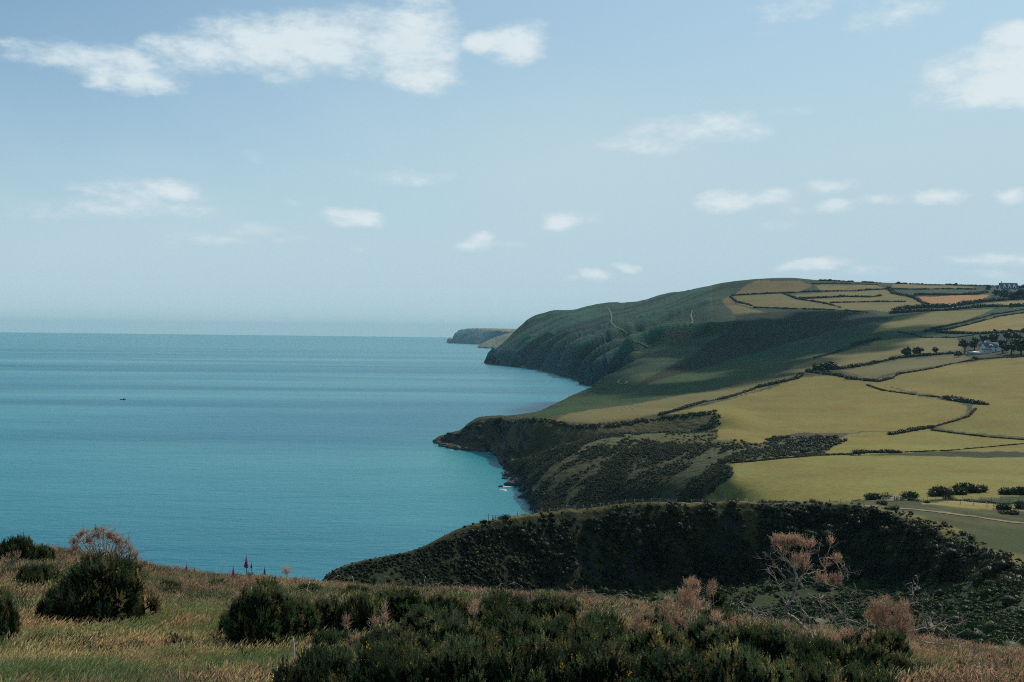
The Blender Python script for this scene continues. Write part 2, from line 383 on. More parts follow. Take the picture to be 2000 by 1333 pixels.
# ------------------------------------------------------------------ terrain: fields hillside and main headland
def WL(u, v): return H * F / (v - float(VH(u)))          # distance of a waterline seen at (u, v)
def w(u, v): return (u, v, WL(u, v))
S = None
rows_M = [
 # r0 : below the water / hidden foot
 [(820,None,1060),(845,None,1015),(900,None,940),(965,None,915),(1000,None,770),(1045,None,630),(1100,None,600),(1200,1050,545),(1400,1035,440),(1500,1030,370),(1700,1030,310),(2000,1030,305),(2800,1030,305)],
 # r1 : near waterline / near edge
 [(820,None,1062),(842,None,1024),(850,864,WL(850,864)+1),w(870,873),w(900,879),w(940,881),w(962,884),w(976,900),w(1000,928),w(1028,955),w(1040,985),(1060,1012,590),(1100,1025,575),(1200,1020,560),(1400,1010,480),(1500,998,400),(1700,995,345),(2000,1000,330),(2800,1000,330)],
 # r2 : lower slope
 [(820,None,1064),(842,None,1025),(850,862.5,WL(850,864)+3),(870,866,1004),(900,868,970),(940,868,950),(962,870,935),(980,892,895),(1000,915,795),(1030,935,715),(1050,935,668),(1100,930,632),(1200,930,600),(1400,935,520),(1440,945,470),(1700,940,440),(2000,945,420),(2800,940,430)],
 # r3 : crest of the hummocks / front field crest
 [(820,None,1066),(842,None,1026),(850,861.5,WL(850,864)+5),(870,859,1010),(900,857,980),(940,850,962),(962,855,945),(980,880,910),(1000,905,806),(1030,899,775),(1060,891,758),(1100,875,742),(1150,860,735),(1210,852,730),(1300,849,720),(1400,847,700),(1500,868,640),(1560,880,612),(1650,889,590),(1800,888.5,582),(2000,890,580),(2800,880,600)],
 # r4 : ravine bottom
 [(820,None,1068),(842,None,1027),(850,862,WL(850,864)+7),(870,854,1015),(900,850,985),(940,835,970),(970,835,955),(985,845,945),(1000,885,850),(1030,905,818),(1060,903,808),(1100,893,800),(1200,876,800),(1300,862,800),(1380,849,790),(1420,842,775),(1500,857,720),(1600,868,690),(1800,877,660),(2000,880,650),(2800,868,680)],
 # r5 : cliff top edge
 [(820,None,1070),(842,None,1028),(850,862,WL(850,864)+9),(870,852,1020),(900,845,992),(920,832,985),(940,822,980),(1000,820,925),(1030,819,875),(1060,822,856),(1100,829,840),(1160,831,835),(1200,828,840),(1250,821,850),(1300,813,860),(1350,807,850),(1400,809,835),(1500,838,790),(1600,850,765),(1800,852,755),(2000,858,740),(2800,840,760)],
 # r6
 [(820,None,1072),(842,None,1029),(850,863,WL(850,864)+12),(870,852,1024),(900,843.5,1000),(920,828,996),(940,818.5,995),(1000,813,990),(1060,809,960),(1100,806,940),(1200,801,960),(1300,790,1000),(1400,785,980),(1500,792,960),(1700,790,950),(1850,795,900),(2000,800,870),(2800,780,880)],
 # r7
 [(820,None,1074),(842,None,1032),(850,None,1036),(870,855,1030),(900,844,1008),(920,827,1010),(940,816.5,1016),(1000,812,1060),(1060,801,1110),(1100,790,1130),(1200,775,1200),(1300,763,1230),(1400,751,1250),(1500,738,1250),(1560,731,1260),(1620,732,1230),(1700,738,1150),(1800,738,1120),(2000,710,1170),(2800,640,1300)],
 # r8
 [(820,None,1090),(842,None,1090),(870,None,1090),(900,None,1090),(940,None,1110),(1000,830,1130),(1040,812,1160),(1060,802,1180),(1100,781,1250),(1140,763,1340),(1200,746,1440),(1300,735,1500),(1400,722,1550),(1500,711,1550),(1600,700,1500),(1700,712,1360),(1800,705,1300),(2000,672,1400),(2800,590,1600)],
 # r9 : spur silhouette
 [(820,None,1200),(940,None,1200),(1000,None,1250),(1060,None,1330),(1100,None,1380),(1140,None,1460),(1165,745,1560),(1200,727,1680),(1230,709,1770),(1262,689,1850),(1300,692,1800),(1400,698,1780),(1500,688,1800),(1600,676,1750),(1700,680,1600),(1800,670,1600),(2000,640,1650),(2800,560,1900)],
 # r9b : bay behind the spur
 [(820,None,2100),(940,None,2100),(1060,None,1900),(1140,None,1760),(1200,None,1790),(1225,None,1880),(1250,720,1950),(1275,688,1965),(1300,684,1960),(1400,680,1960),(1500,668,1960),(1600,660,1900),(1700,660,1750),(1800,650,1740),(2000,622,1820),(2800,545,2050)],
 # r10 : far waterline
 [(820,None,4300),(925,None,4100),(942,None,3980),w(950,709),w(1000,716),w(1060,724),w(1100,735),w(1140,750),(1180,None,1990),(1215,None,1960),(1240,702,2020),(1262,689,2060),(1300,665,2110),(1400,650,2150),(1500,640,2150),(1600,640,2050),(1700,640,1900),(1800,630,1900),(2000,605,2000),(2800,530,2250)],
 # r11 : top of the sea cliff
 [(820,None,4320),(925,None,4120),(943,None,3985),(950,706,3880),(975,698,3660),(1000,698,3540),(1060,689,3240),(1100,687,2900),(1140,684,2600),(1200,672,2400),(1262,653,2380),(1300,640,2400),(1340,625,2500),(1400,602,2540),(1430,604,2520),(1500,606,2450),(1600,606,2400),(1700,610,2300),(1800,598,2300),(2000,583,2300),(2800,515,2500)],
 # r12
 [(820,None,4340),(925,None,4140),(944,None,3995),(952,704,3900),(975,686,3800),(1000,670,3780),(1060,642,3700),(1140,630,3400),(1200,615,3400),(1300,597,3200),(1400,574,2950),(1500,568,2850),(1700,570,2750),(2000,569,2600),(2800,500,2800)],
 # r13 : skyline
 [(820,None,4360),(925,None,4160),(942,None,4010),(947,707,3960),(960,692,3960),(975,677,3970),(990,663,3990),(1005,649,4010),(1020,635,4040),(1033,622,4080),(1045,616,4120),(1060,612,4150),(1085,606,4150),(1120,604,4150),(1150,597,4120),(1190,592,4050),(1230,590,3950),(1262,585,3880),(1290,577,3800),(1320,572,3650),(1360,564,3450),(1400,556,3300),(1440,549,3150),(1480,545,3100),(1540,543,3100),(1600,547.5,3080),(1700,551.5,3050),(1850,556,3000),(2000,559,2900),(2800,490,3100)],
 # r14 : behind
 [(820,None,4700),(940,None,4500),(975,None,4500),(1000,None,4500),(1020,690,4500),(1060,632,4700),(1190,612,4700),(1400,574,4000),(1540,560,3800),(2000,575,3500),(2800,505,3700)],
]
us = np.concatenate([np.linspace(820, 846, 6), np.arange(850, 2010, 2.0), np.linspace(2020, 2800, 60)])
subs_M = [4, 18, 22, 16, 18, 18, 20, 20, 18, 14, 14, 22, 26, 14, 4]
assert len(subs_M) == len(rows_M) - 1 or True
subs_M = subs_M[:len(rows_M) - 1] + [6] * max(0, len(rows_M) - 1 - len(subs_M))
Ug, Vg, Yg, ti = build_grid(rows_M, us, subs_M)
PM = Parr(Ug, Vg, Yg)
ZM0 = PM[..., 2].copy()
NM = grid_normals(PM)
T = np.broadcast_to(ti[:, None], Ug.shape)
slope = 1 - NM[..., 2]

FIELDS = [ # polygon in photograph pixels, tint
 ([(1085,826),(1110,810),(1180,797),(1290,779),(1400,757),(1500,740),(1560,734),(1500,755),(1430,775),(1380,784),(1300,806),(1230,822),(1160,829)], (0.185,0.165,0.085)),
 ([(1300,812),(1400,784),(1510,756),(1570,738),(1640,738),(1700,748),(1790,775),(1860,783),(1890,798),(1885,814),(1820,838),(1750,848),(1650,850),(1560,848),(1480,868),(1400,860),(1400,808)], (0.245,0.205,0.072)),
 ([(1690,748),(1760,733),(1860,712),(1960,699),(2100,690),(2100,820),(1930,795),(1860,778),(1790,769)], (0.250,0.205,0.072)),
 ([(1900,784),(2100,790),(2100,865),(1990,858),(1900,850),(1830,838),(1890,816),(1900,803)], (0.225,0.195,0.068)),
 ([(1660,852),(1760,849),(1810,842),(1880,852),(2100,872),(2100,884),(1850,880),(1700,884),(1600,891)], (0.240,0.210,0.072)),
 ([(1405,908),(1450,905),(1540,896),(1640,889),(2100,888),(2100,960),(1900,975),(1700,985),(1390,990),(1380,974),(1430,940),(1436,925)], (0.235,0.215,0.080)),
 ([(1432,578),(1530,574),(1556,585),(1650,602),(1650,606),(1470,600),(1440,592)], (0.190,0.165,0.088)),
 ([(1536,575),(1700,568),(1735,566),(1745,574),(1790,584),(1815,600),(1750,610),(1660,606),(1600,592)], (0.205,0.175,0.085)),
 ([(1590,557),(1710,556),(1730,564),(1600,569)], (0.230,0.180,0.095)),
 ([(1745,556),(1900,560),(1905,565),(1740,563)], (0.215,0.175,0.090)),
 ([(1792,580),(1930,577),(1920,586),(1860,594),(1812,596)], (0.420,0.225,0.125)),
 ([(1880,599),(1950,590),(2100,578),(2100,596),(1950,598)], (0.290,0.215,0.095)),
 ([(1750,618),(1830,608),(1940,604),(1880,628),(1800,645),(1700,650)], (0.190,0.170,0.075)),
 ([(1880,648),(1850,645),(1940,618),(2100,600),(2100,646)], (0.270,0.215,0.088)),
 ([(1500,735),(1600,700),(1720,664),(1800,660),(1870,662),(1880,685),(1760,697),(1640,717),(1580,725)], (0.195,0.170,0.082)),
 ([(1640,725),(1760,702),(1880,692),(1900,702),(1760,728),(1700,742)], (0.165,0.150,0.080)),
 ([(1425,580),(1436,592),(1470,603),(1500,612),(1440,616),(1410,590)], (0.190,0.150,0.085)),
 ([(1435,577),(1460,556),(1480,548),(1560,549),(1590,560),(1560,571)], (0.175,0.135,0.080)),
]
def soft_poly(poly):
    # jittered edges, so that no boundary is a ruled line
    ju = (fbm(np.stack([Ug * 0.04, Vg * 0.08], -1), 3, 5) - .5) * 8; jv = (fbm(np.stack([Ug * 0.04, Vg * 0.08], -1), 3, 9) - .5) * 4
    return in_poly(Ug + ju, Vg + jv, poly)
tint = np.zeros(Ug.shape + (3,)); field = np.zeros(Ug.shape)
veg = np.array([0.060, 0.072, 0.033]); dry = np.array([0.120, 0.098, 0.052]); green = np.array([0.045, 0.085, 0.030]); rock = np.array([0.105, 0.098, 0.092]); dark = np.array([0.030, 0.036, 0.018])
nz = fbm(PM[..., :2] / 90.0, 5, 3); nz2 = fbm(PM[..., :2] / 22.0, 4, 31)
tint[:] = veg + (dry - veg) * sstep(nz, 0.42, 0.64)[..., None]
# green strip under the fields and the bracken bank
gs = in_poly(Ug, Vg, [(1060,822),(1000,812),(1100,782),(1210,742),(1400,705),(1560,668),(1720,640),(1740,655),(1600,695),(1500,730),(1400,755),(1290,779),(1110,812)])
tint[gs] = green * (0.8 + 0.5 * nz2[gs][:, None])
# hummocks near the ravine: dense dark scrub
hm = (T > 1.2) & (T < 4.2) & (Ug < 1680) & (Ug > 985)
rdg = ridged(np.stack([(PM[..., 0] * .75 - PM[..., 1] * .65) / 22.0, (PM[..., 0] * .65 + PM[..., 1] * .75) / 90.0], -1), 3, 33)
tint[hm] = dark * 1.3 + (np.array([0.135, 0.135, 0.070]) - dark) * (sstep(rdg[hm], 0.62, 0.84) * (.25 + .75 * sstep(T[hm], 1.9, 2.8)))[:, None]
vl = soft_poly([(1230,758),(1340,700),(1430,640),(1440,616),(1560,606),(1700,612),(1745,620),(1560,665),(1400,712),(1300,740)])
grassy = soft_poly([(1212,853),(1300,848),(1400,844),(1500,860),(1480,874),(1400,876),(1300,868),(1240,862)]) & (T > 2.4)
tint[grassy] = (0.13, 0.13, 0.052)
for poly, c in FIELDS:
    c = (c[0] * .84, c[1] * .80, c[2] * .58)
    msk = soft_poly(poly) & ~((T > 9.2) & (Vg > 612) & (Ug < 1700))
    tint[msk] = np.array(c); field[msk] = 1
# rough bracken valley, with cloud shade painted in as a darker tint
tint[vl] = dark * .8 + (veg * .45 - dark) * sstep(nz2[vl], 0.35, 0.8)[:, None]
rough = (1 - field)
# smooth the mask a little for displacement
def blur(a, n=2):
    for _ in range(n):
        a = (a + np.roll(a, 1, 0) + np.roll(a, -1, 0) + np.roll(a, 1, 1) + np.roll(a, -1, 1)) / 5
    return a
rough = blur(rough, 14)
# cliffs : rock where steep and low
steep = sstep(slope, 0.34, 0.6)
seacliff = sstep(PM[..., 2], 60, 25) * sstep(Ug, 1500, 1150)
isB = sstep(T, 10.6, 11.4) * sstep(Ug, 1480, 1300)
rk = np.clip(steep * np.clip(seacliff + 0.2, 0, 1) + isB * sstep(PM[..., 2], 75, 45) * .8 + (Ug < 990) * (T < 6.0) * sstep(slope, .2, .4), 0, 1) * sstep(fbm(PM / 14.0, 4, 77), 0.32, 0.55)
tint = tint * (1 - rk[..., None]) + rock * rk[..., None] * (0.35 + 1.4 * sstep(fbm(PM * np.array([1, 1, 2.5]) / 6.0, 3, 69), .3, .7)[..., None])
# displacement
cd = np.array([-0.155, 0.988]); s_al = PM[..., 0] * cd[0] + PM[..., 1] * cd[1]; s_ac = PM[..., 0] * cd[1] - PM[..., 1] * cd[0]
wob = (fbm(PM[..., :2] / 260.0, 3, 12) - .5) * 160
gul = ridged(np.stack([(s_al + wob + PM[..., 2] * 0.25) / 150.0, s_ac / 700.0], -1), 4, 40)
gul2 = ridged(np.stack([(s_al + wob * .4) / 38.0, s_ac / 240.0], -1), 3, 44)
dB = (gul - .6) * 72 + (gul2 - .6) * 26 + (fbm(PM / 30.0, 4, 8) - .5) * 8
und = (fbm(PM[..., :2] / 120.0, 3, 50) - .5) * 9 + (fbm(PM[..., :2] / 40.0, 2, 51) - .5) * 1.4
rg = (ridged(PM[..., :2] / 60.0, 4, 60) - .62) * 11 + (fbm(PM / 7.0, 3, 61) - .5) * 3.5
cl = (ridged(PM * np.array([1, 1, .35]) / 24.0, 4, 66) - .6) * 10
edge_fade = np.ones_like(Ug)
amp_k = sstep(Yg, 350, 500)
disp = isB * dB + (1 - isB) * (und * sstep(T, 1, 2) * 0.8 + rough * rg * 0.45 * np.where((T > 1.2) & (T < 5.2), 0.85, 0.55) + cl * rk * 1.5 + (ridged(PM * np.array([1, 1, 2.2]) / 7.0, 3, 68) - .6) * 3.5 * rk)
disp *= np.where(T > 12.7, 0.25, 1.0) * np.where(PM[..., 2] < -3, 0, 1)
disp = blur(disp, 1) * (0.35 + 0.65 * amp_k)
PM = PM + NM * disp[..., None]
tint *= (1 - 0.35 * isB * sstep(gul2, 0.75, 0.45))[..., None]  # gully shading painted into the tint: hollows darkened
lt = (isB * sstep(gul2, .55, .78) * sstep(PM[..., 2], 60, 110))[..., None]; tint = tint * (1 - .6 * lt) + np.array([0.085, 0.125, 0.055]) * .6 * lt  # grazing light on the ridges painted in as paler green
tint[isB > .5] *= np.array([0.34, 0.94, 1.35]); tint *= (1 - .55 * isB * sstep(gul, .70, .48))[..., None]  # haze blue put into the headland tint, then more painted shade in gullies
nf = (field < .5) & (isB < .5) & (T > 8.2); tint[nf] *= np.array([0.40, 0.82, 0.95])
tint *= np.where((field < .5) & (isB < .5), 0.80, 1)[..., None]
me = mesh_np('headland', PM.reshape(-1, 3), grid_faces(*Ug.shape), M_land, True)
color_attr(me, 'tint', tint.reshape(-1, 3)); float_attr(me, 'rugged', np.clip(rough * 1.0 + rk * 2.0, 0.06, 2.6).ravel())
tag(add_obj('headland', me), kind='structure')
print('headland verts', len(me.vertices))

# ------------------------------------------------------------------ terrain: far headlands
def far_land(name, rows, usf, tintf, seed, amp, subs):
    U2, V2, Y2, t2 = build_grid(rows, usf, subs)
    Pg = Parr(U2, V2, Y2); Nn = grid_normals(Pg)
    T2 = np.broadcast_to(t2[:, None], U2.shape)
    Pg = Pg + Nn * ((ridged(Pg / 160.0, 4, seed) - .6) * amp * np.where(T2 > 2.6, .1, 1))[..., None]
    tt = tintf(T2, Pg, fbm(Pg / 120.0, 3, seed + 5))
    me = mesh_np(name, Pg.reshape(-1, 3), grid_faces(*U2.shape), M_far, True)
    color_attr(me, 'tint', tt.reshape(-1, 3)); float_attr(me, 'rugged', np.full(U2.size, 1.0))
    tag(add_obj(name, me), kind='structure')
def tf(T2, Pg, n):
    c = np.zeros(T2.shape + (3,)); c[:] = (0.05, 0.095, 0.13); top = sstep(T2, 2.0, 2.3)[..., None]  # blue of the distant haze is put into the base colour
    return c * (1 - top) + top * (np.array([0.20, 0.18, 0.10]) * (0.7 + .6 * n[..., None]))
far_land('far_headland', [
 [(860,None,15600),(875,None,15500),(930,None,15000),(1100,None,14500)],
 [(860,None,15650),(873,None,15700),(876,671,WL(876,671)),(885,671,WL(885,671)),(930,673,WL(930,673)),(1100,675,WL(1100,675))],
 [(860,None,15700),(873,None,15750),(877,663,WL(876,671)+60),(883,664.5,WL(880,671)+70),(886,663.5,WL(885,671)+90),(889,654,WL(885,671)+100),(896,648,WL(900,671)+140),(905,645,WL(905,671)+200),(940,646,WL(930,673)+600),(1000,651,WL(1000,675)+300),(1100,650,15500)],
 [(860,None,15800),(873,None,15950),(877,663,16100),(883,665,16100),(887,663,16150),(890,653,16200),(897,646,16300),(910,643,16400),(940,641.5,16600),(1000,642.5,16500),(1100,642,16500)],
 [(860,None,17500),(890,None,17500),(930,650,17800),(1100,650,17800)]],
 np.concatenate([np.arange(862, 1010, 1.0), np.linspace(1012, 1090, 20)]), tf, 200, 55, [3, 12, 8, 4])
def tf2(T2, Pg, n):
    c = np.zeros(T2.shape + (3,)); c[:] = (0.05, 0.095, 0.13); top = sstep(T2, 1.3, 1.6)[..., None]  # same haze blue put into the spur's colour
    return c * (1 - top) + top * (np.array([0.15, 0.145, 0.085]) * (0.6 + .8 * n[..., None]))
far_land('far_spur', [
 [(915,None,9700),(930,None,9500),(1100,None,8500)],
 [(915,None,9750),(929,None,9700),(932,679.5,WL(932,679.5)),(960,681.5,WL(960,681.5)),(1100,690,WL(1100,690))],
 [(915,None,9800),(929,None,9800),(933,677,9450),(960,674,9350),(1000,668,9000),(1100,660,9000)],
 [(915,None,9900),(929,None,9950),(933,676,9700),(945,669,9900),(960,662,10200),(980,655,10600),(1000,650,11000),(1100,648,11000)],
 [(915,None,11500),(960,None,11800),(1000,662,12300),(1100,660,12300)]],
 np.concatenate([np.arange(917, 1010, 1.0), np.linspace(1012, 1090, 20)]), tf2, 300, 40, [3, 8, 12, 4])

# ------------------------------------------------------------------ terrain: near hill, valley and the heath we stand on
def dr(u, drop, Y): return (u, float(VH(u)) + drop / Y * F, Y)
UN = [-700, 0, 300, 500, 640, 800, 1000, 1200, 1400, 1600, 1800, 2000, 2700]
rows_N = [
 [dr(u, 1.72, 1.5) for u in UN],
 [dr(u, 2.15, 4) for u in UN],
 [dr(u, 2.9, 7.0) for u in UN],
 [dr(u, 4.25, 12) for u in UN],
 [(-700,1200,18),(0,1212,18),(300,1220,18),(600,1225,18),(900,1235,18),(1200,1250,17),(1500,1268,17),(1800,1290,17),(2000,1310,17),(2700,1310,17)],
 # crest of the heath
 [(-700,1096,30),(0,1089,30),(140,1096,30),(300,1127,30),(450,1143,30),(600,1152,30),(700,1160,30),(900,1174,29),(1100,1184,28),(1300,1208,26),(1450,1230,25),(1600,1250,24),(1800,1280,22),(2000,1303,21),(2700,1300,21)],
 [(-700,1150,48),(0,1135,48),(300,1182,48),(600,1205,48),(900,1214,46),(1100,1210,46),(1300,1222,42),(1500,1252,40),(1700,1268,38),(1850,1282,36),(2000,1295,36),(2700,1290,36)],
 [(-700,1220,100),(0,1200,100),(300,1220,100),(600,1225,100),(900,1215,100),(1100,1205,100),(1300,1225,95),(1500,1262,90),(1700,1262,85),(1850,1268,75),(2000,1270,72),(2700,1260,70)],
 # valley floor
 [(-700,1300,170),(0,1300,170),(300,1290,170),(640,1240,175),(800,1220,180),(1000,1200,190),(1200,1200,200),(1400,1212,210),(1600,1222,205),(1800,1228,170),(2000,1225,125),(2700,1200,110)],
 # foot of the steep slope
 [(-700,1400,215),(0,1400,215),(300,1360,215),(560,1250,210),(640,1175,208),(700,1170,215),(800,1162,226),(900,1160,237),(1000,1160,251),(1200,1158,276),(1400,1140,285),(1550,1128,287),(1700,1120,280),(1800,1130,255),(1900,1140,215),(2000,1150,180),(2300,1150,150),(2700,1130,140)],
 [(-700,1480,235),(0,1480,235),(300,1420,230),(560,1250,220),(640,1145,218),(700,1128,227),(800,1110,237),(900,1090,248),(1000,1078,263),(1200,1070,284),(1400,1055,292),(1550,1045,295),(1700,1048,289),(1800,1068,258),(1900,1098,226),(1960,1118,204),(2000,1128,193),(2300,1140,160),(2700,1120,150)],
 # edge of the slope / skyline of the near hill
 [(-700,1560,250),(0,1560,250),(300,1480,245),(560,1250,232),(612,1160,232),(640,1119,232),(700,1097,238),(760,1086,243),(800,1077,246),(860,1052,252),(900,1034,258),(960,1018,265),(1000,1011,270),(1040,1005,276),(1100,997,284),(1200,989,292),(1300,984,298),(1400,982,302),(1500,982,304),(1600,983,304),(1700,990,300),(1750,1003,292),(1800,1018,278),(1850,1038,258),(1900,1064,238),(1960,1096,214),(2000,1110,204),(2300,1125,175),(2700,1110,165)],
 [(-700,None,300),(300,None,300),(560,1330,270),(640,1160,262),(800,1100,272),(1000,1025,290),(1200,998,308),(1400,990,316),(1600,988,318),(1700,986,318),(1800,992,314),(1900,1008,308),(2000,1022,300),(2300,1040,290),(2700,1030,290)],
 [(-700,None,340),(300,None,340),(640,None,330),(800,1250,340),(1000,1160,360),(1200,1060,360),(1400,1025,352),(1500,1000,350),(1600,990,348),(1700,980,345),(1800,980,345),(2000,984,350),(2300,990,350),(2700,990,350)],
 [(-700,None,500),(640,None,500),(1000,None,500),(1200,1150,460),(1400,1080,430),(1500,1020,420),(1600,1010,430),(1800,1002,440),(2000,1000,440),(2700,1000,440)],
]
usn = np.concatenate([np.linspace(-700, -30, 60), np.arange(-25, 2030, 4.0), np.linspace(2045, 2700, 50)])
subs_N = [6, 8, 12, 14, 18, 12, 10, 12, 12, 16, 16, 8, 10, 6]
Un, Vn, Yn, tn = build_grid(rows_N, usn, subs_N)
PN = Parr(Un, Vn, Yn); NN = grid_normals(PN); TN = np.broadcast_to(tn[:, None], Un.shape)
far_k = sstep(Yn, 50, 150)
cliffk = sstep(TN, 8.3, 9.0) * sstep(TN, 11.3, 10.7) * sstep(Un, 800, 1150)
disp = (fbm(PN[..., :2] / 1.7, 3, 90) - .5) * 0.28 * sstep(Yn, 3, 8) * (1 - far_k) + (fbm(PN[..., :2] / 14.0, 4, 91) - .5) * 2.6 * far_k + (ridged(PN / 11.0, 3, 92) - .6) * 6.5 * cliffk
disp *= np.where((TN > 10.6) & (TN < 11.4), .45, 1.0)
PN = PN + NN * disp[..., None]
# ground behind us
back = PN[0].copy(); rowsb = []
for k, yb in enumerate((-22.0, -10.0, -3.0)):
    q = back.copy(); q[:, 1] = yb; q[:, 0] = np.linspace(-26, 26, len(q)); q[:, 2] = H - 1.72 + [1.6, 0.9, 0.3][k]; rowsb.append(q)
near_rows = PN.copy()
PNf = np.concatenate([np.array(rowsb), near_rows], 0)
nzn = fbm(PN[..., :2] / 9.0, 4, 95); nzs = fbm(PN[..., :2] / 2.0, 3, 96)
tn_ = np.zeros(Un.shape + (3,))
soil = np.array([0.050, 0.042, 0.022]); grs = np.array([0.085, 0.080, 0.030]); scr = np.array([0.030, 0.034, 0.017]); gold = np.array([0.20, 0.165, 0.062]); floor_ = np.array([0.034, 0.052, 0.022])
tn_[:] = soil + (grs - soil) * sstep(nzs, .35, .65)[..., None]
mid = (TN > 5.6); tn_[mid] = (scr + (grs * .7 - scr) * sstep(nzn, .5, .7)[..., None])[mid]
fl = (TN > 6.6) & (TN < 9.0); tn_[fl] = (floor_ * (0.7 + .7 * nzn[..., None]))[fl]
top = (TN > 10.75); tn_[top] = (grs * 1.25 + (gold - grs) * .6 * sstep(nzn, .4, .62)[..., None])[top]
tp2 = (TN > 11.25) & (Un > 1660); tn_[tp2] = (np.array([0.070, 0.072, 0.030]) * (0.4 + 1.2 * nzn[..., None]))[tp2]
gp = in_poly(Un, Vn, [(1860,1048),(1930,1030),(2100,1040),(2100,1100),(1970,1085),(1900,1066)]); tn_[gp] = (np.array([0.050, 0.062, 0.024]) * (0.7 + .6 * nzn[..., None]))[gp]
gp = in_poly(Un, Vn, [(1790,983),(1860,980),(2100,982),(2100,1000),(1900,993)]); tn_[gp] = np.array([0.27, 0.23, 0.085])
lf = (TN > 8.6) & (Un < 960); tn_[lf] = tn_[lf] * .35 + np.array([0.020, 0.030, 0.016]) * .75
rkn = cliffk * sstep(1 - NN[..., 2], .25, .5) * sstep(fbm(PN / 5.0, 3, 99), .5, .66)
tn_ = tn_ * (1 - rkn[..., None]) + rkn[..., None] * np.array([0.030, 0.032, 0.034])
tfull = np.concatenate([np.repeat(tn_[:1], 3, 0), tn_], 0)
me = mesh_np('near_hill', PNf.reshape(-1, 3), grid_faces(*PNf.shape[:2]), M_near, True)
color_attr(me, 'tint', tfull.reshape(-1, 3)); float_attr(me, 'rugged', np.full(PNf.shape[0] * PNf.shape[1], 0.8))
tag(add_obj('heath_and_near_hill', me), kind='structure')

def bvh_of(Pg):
    return BVHTree.FromPolygons([tuple(p) for p in Pg.reshape(-1, 3).tolist()], grid_faces(*Pg.shape[:2]).tolist())
BM = bvh_of(PM); BN = bvh_of(PNf)
EYE = Vector((0, 0, H))
def hit(u, v, which='M'):
    d = px_dir(u, v).normalized(); best = None
    for b, nme in ((BM, 'M'), (BN, 'N')):
        if nme in which:
            h = b.ray_cast(EYE, d)
            if h[0] is not None and (best is None or h[3] < best[1]): best = (h[0], h[3])
    return best[0] if best else None
def gz(x, y, which='N'):
    z = None
    for b, nme in ((BM, 'M'), (BN, 'N')):
        if nme in which:
            h = b.ray_cast(Vector((x, y, 900)), Vector((0, 0, -1)))
            if h[0] is not None and (z is None or h[0].z > z): z = h[0].z
    return z

# ------------------------------------------------------------------ sea
Rr = 34000.0
sm = bpy.data.materials.new('sea_water'); sm.use_nodes = True; n = NT(sm.node_tree); n.n.clear()
o = n.node('ShaderNodeOutputMaterial'); b = n.node('ShaderNodeBsdfPrincipled')
geo = n.node('ShaderNodeNewGeometry'); pos = geo.outputs['Position']
def mapped(scale, rz=0.0):
    mp = n.node('ShaderNodeMapping'); n.l.new(pos, mp.inputs[0]); mp.inputs['Scale'].default_value = scale; mp.inputs['Rotation'].default_value = (0, 0, rz); return mp.outputs[0]
st1 = n.noise(mapped((0.00045, 0.0024, 1), 0.12), 1.0, 4, 0.55, 0.6)       # long wind streaks
st2 = n.noise(mapped((0.0016, 0.011, 1), -0.05), 1.0, 4, 0.6, 0.4)
st3 = n.noise(mapped((0.00012, 0.00035, 1), 0.3), 1.0, 3, 0.5)
ssum = n.math('ADD', n.math('MULTIPLY', st1, 0.55), n.math('ADD', n.math('MULTIPLY', st2, 0.15), n.math('MULTIPLY', st3, 0.30)))
sy_ = n.node('ShaderNodeSeparateXYZ'); n.l.new(pos, sy_.inputs[0]); fade = n.ramp(sy_.outputs[1], 1500, 9000, 0.0, 0.85)
ssum = n.math('ADD', n.math('MULTIPLY', ssum, n.math('SUBTRACT', 1.0, fade)), n.math('MULTIPLY', fade, 0.53))
calm = n.ramp(ssum, 0.39, 0.62)
cdeep = n.mix(calm, (0.0, 0.155, 0.230), (0.0, 0.250, 0.275))
# shallow water over sand near the shore
d1 = n.vmath('SUBTRACT', pos, (30, 850, 0)); d1 = n.vmath('MULTIPLY', d1, (1 / 150., 1 / 330., 0)); d1 = n.vmath('LENGTH', d1, out=1)
cdeep = n.mix(n.ramp(d1, 0.2, 1.3, 0.5, 0.0), cdeep, (0.0, 0.27, 0.27))
n.l.new(cdeep, b.inputs['Base Color'])
n.l.new(n.ramp(ssum, 0.36, 0.68, 0.34, 0.22), b.inputs['Roughness']); b.inputs['IOR'].default_value = 1.333; b.inputs['Specular IOR Level'].default_value = 0.42
w_a = n.noise(mapped((0.10, 0.22, 1), 0.25), 1.0, 5, 0.6); w_b = n.noise(mapped((0.5, 0.9, 1), -0.2), 1.0, 5, 0.65); w_c = n.noise(mapped((0.018, 0.045, 1), 0.1), 1.0, 4, 0.6)
hh = n.math('ADD', n.math('MULTIPLY', w_a, 1.1), n.math('ADD', n.math('MULTIPLY', w_b, 0.35), n.math('MULTIPLY', w_c, 2.6)))
bp = n.node('ShaderNodeBump'); bp.inputs['Distance'].default_value = 1.0; n.l.new(n.ramp(ssum, 0.4, 0.62, 0.75, 0.40), bp.inputs['Strength'])
n.l.new(hh, bp.inputs['Height']); n.l.new(bp.outputs[0], b.inputs['Normal']); n.l.new(b.outputs[0], o.inputs[0])
me = mesh_np('sea', np.array([[-Rr, -2000, 0], [Rr, -2000, 0], [Rr, Rr, 0], [-Rr, Rr, 0]]), np.array([[0, 1, 2, 3]]), sm)
tag(add_obj('sea', me), kind='structure')

